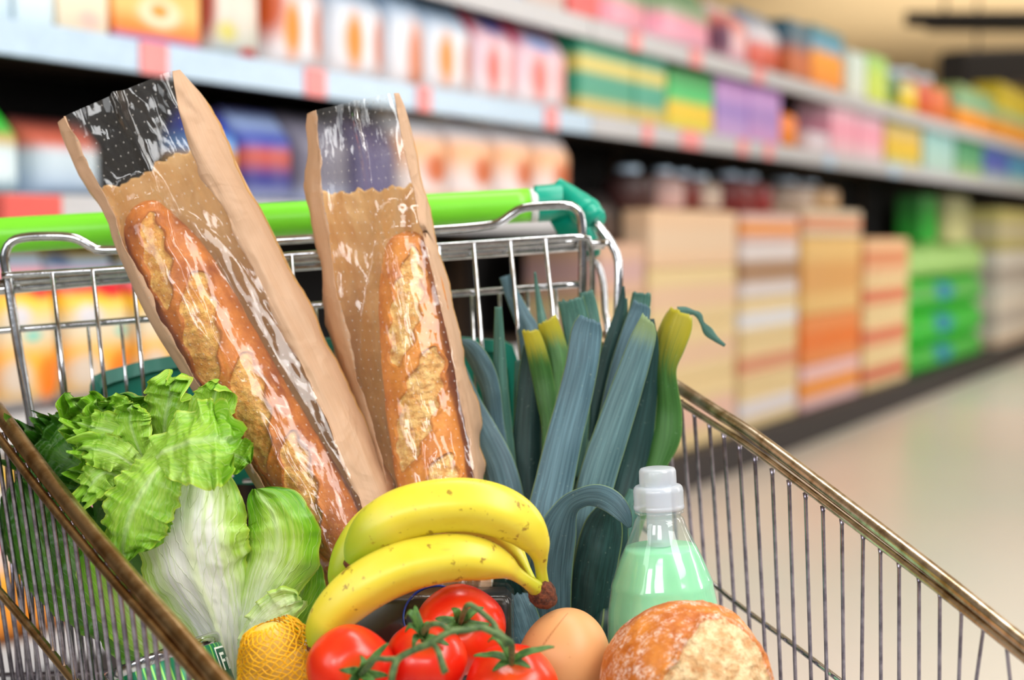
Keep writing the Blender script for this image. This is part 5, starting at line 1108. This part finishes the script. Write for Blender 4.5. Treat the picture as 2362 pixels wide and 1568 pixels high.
# big folded leaf draped over the front
let_leaf([(330, 1075, 1.20, 60), (385, 1040, 1.19, 140), (440, 1020, 1.18, 210), (500, 1010, 1.18, 240), (550, 1015, 1.19, 190)], .5, .70, -.02, .14, 5, .12, 24, tw=-.25, twe=-.45, tipr=.2, label='broad green leaf folded over the top')
let_leaf([(400, 1040, 1.20, 90), (350, 1100, 1.185, 150), (305, 1180, 1.182, 180), (285, 1250, 1.185, 140), (290, 1295, 1.19, 80)], .5, .72, 0, .13, 5, .15, 25, tw=.3, twe=.1, tipr=.2)
let_leaf([(360, 1090, 1.215, 60), (360, 1160, 1.205, 90), (345, 1220, 1.205, 90), (330, 1270, 1.205, 60)], .5, .75, .1, .18, 4, .1, 26, tipr=.25)
# ================================================================ light
w = bpy.data.worlds.new('world'); sc.world = w; w.use_nodes = True
nt = w.node_tree; nt.nodes.clear()
tc = nt.nodes.new('ShaderNodeTexCoord'); sp = nt.nodes.new('ShaderNodeSeparateXYZ'); cr = nt.nodes.new('ShaderNodeValToRGB')
bg = nt.nodes.new('ShaderNodeBackground'); ow = nt.nodes.new('ShaderNodeOutputWorld')
mr = nt.nodes.new('ShaderNodeMapRange'); mr.inputs[1].default_value = -1; mr.inputs[2].default_value = 1
nt.links.new(tc.outputs['Generated'], sp.inputs[0]); nt.links.new(sp.outputs[2], mr.inputs[0]); nt.links.new(mr.outputs[0], cr.inputs[0])
cr.color_ramp.elements[0].position = .40; cr.color_ramp.elements[0].color = (.12, .11, .10, 1)
cr.color_ramp.elements[1].position = .72; cr.color_ramp.elements[1].color = (.95, .97, 1.0, 1)
nt.links.new(cr.outputs[0], bg.inputs[0]); bg.inputs[1].default_value = .6; nt.links.new(bg.outputs[0], ow.inputs[0])
def area(name, loc, target, sx, sy, power, color=(1, 1, 1)):
    l = bpy.data.lights.new(name, 'AREA'); l.shape = 'RECTANGLE'; l.size = sx; l.size_y = sy; l.energy = power; l.color = color
    o = bpy.data.objects.new(name, l); COL.objects.link(o); o.location = loc
    d = Vector(target)-Vector(loc); o.rotation_euler = d.to_track_quat('-Z', 'Y').to_euler(); return o
C0 = (.0, 1.22, .75)
area('key_softbox', (1.5, -.1, 2.3), C0, 1.1, 1.1, 38, (1, .985, .96))
area('fill_softbox', (-1.6, .0, 1.7), C0, .7, 1.3, 13, (.95, .98, 1))
area('strip_light', (.35, 1.7, 3.0), C0, 1.4, .35, 22, (1, 1, 1))
area('aisle_light', (2.8, 3.2, 3.3), (0.6, 5.6, 1.0), 1.0, 5.0, 195, (1, .99, .97))
area('aisle_light', (5.6, 8.4, 3.3), (3.2, 9.5, 1.0), 1.0, 5.0, 280, (1, .99, .97))
area('aisle_light', (1.2, .8, 3.2), (-.9, 3.6, 1.0), 1.0, 2.0, 58, (1, .98, .95))
area('hall_light', (6, 16, 3.5), (6, 16, 0), 12, 12, 380, (1, .93, .8))
area('hall_uplight', (7, 20, .4), (7, 22, 3.6), 8, 12, 600, (1, .93, .8))
area('front_fill', (-.15, -.6, 1.75), C0, .55, .4, 9, (1, 1, 1))
area('low_fill', (-.75, -.1, 1.45), (-.2, 1.2, .78), .4, .4, 7, (1, 1, 1))
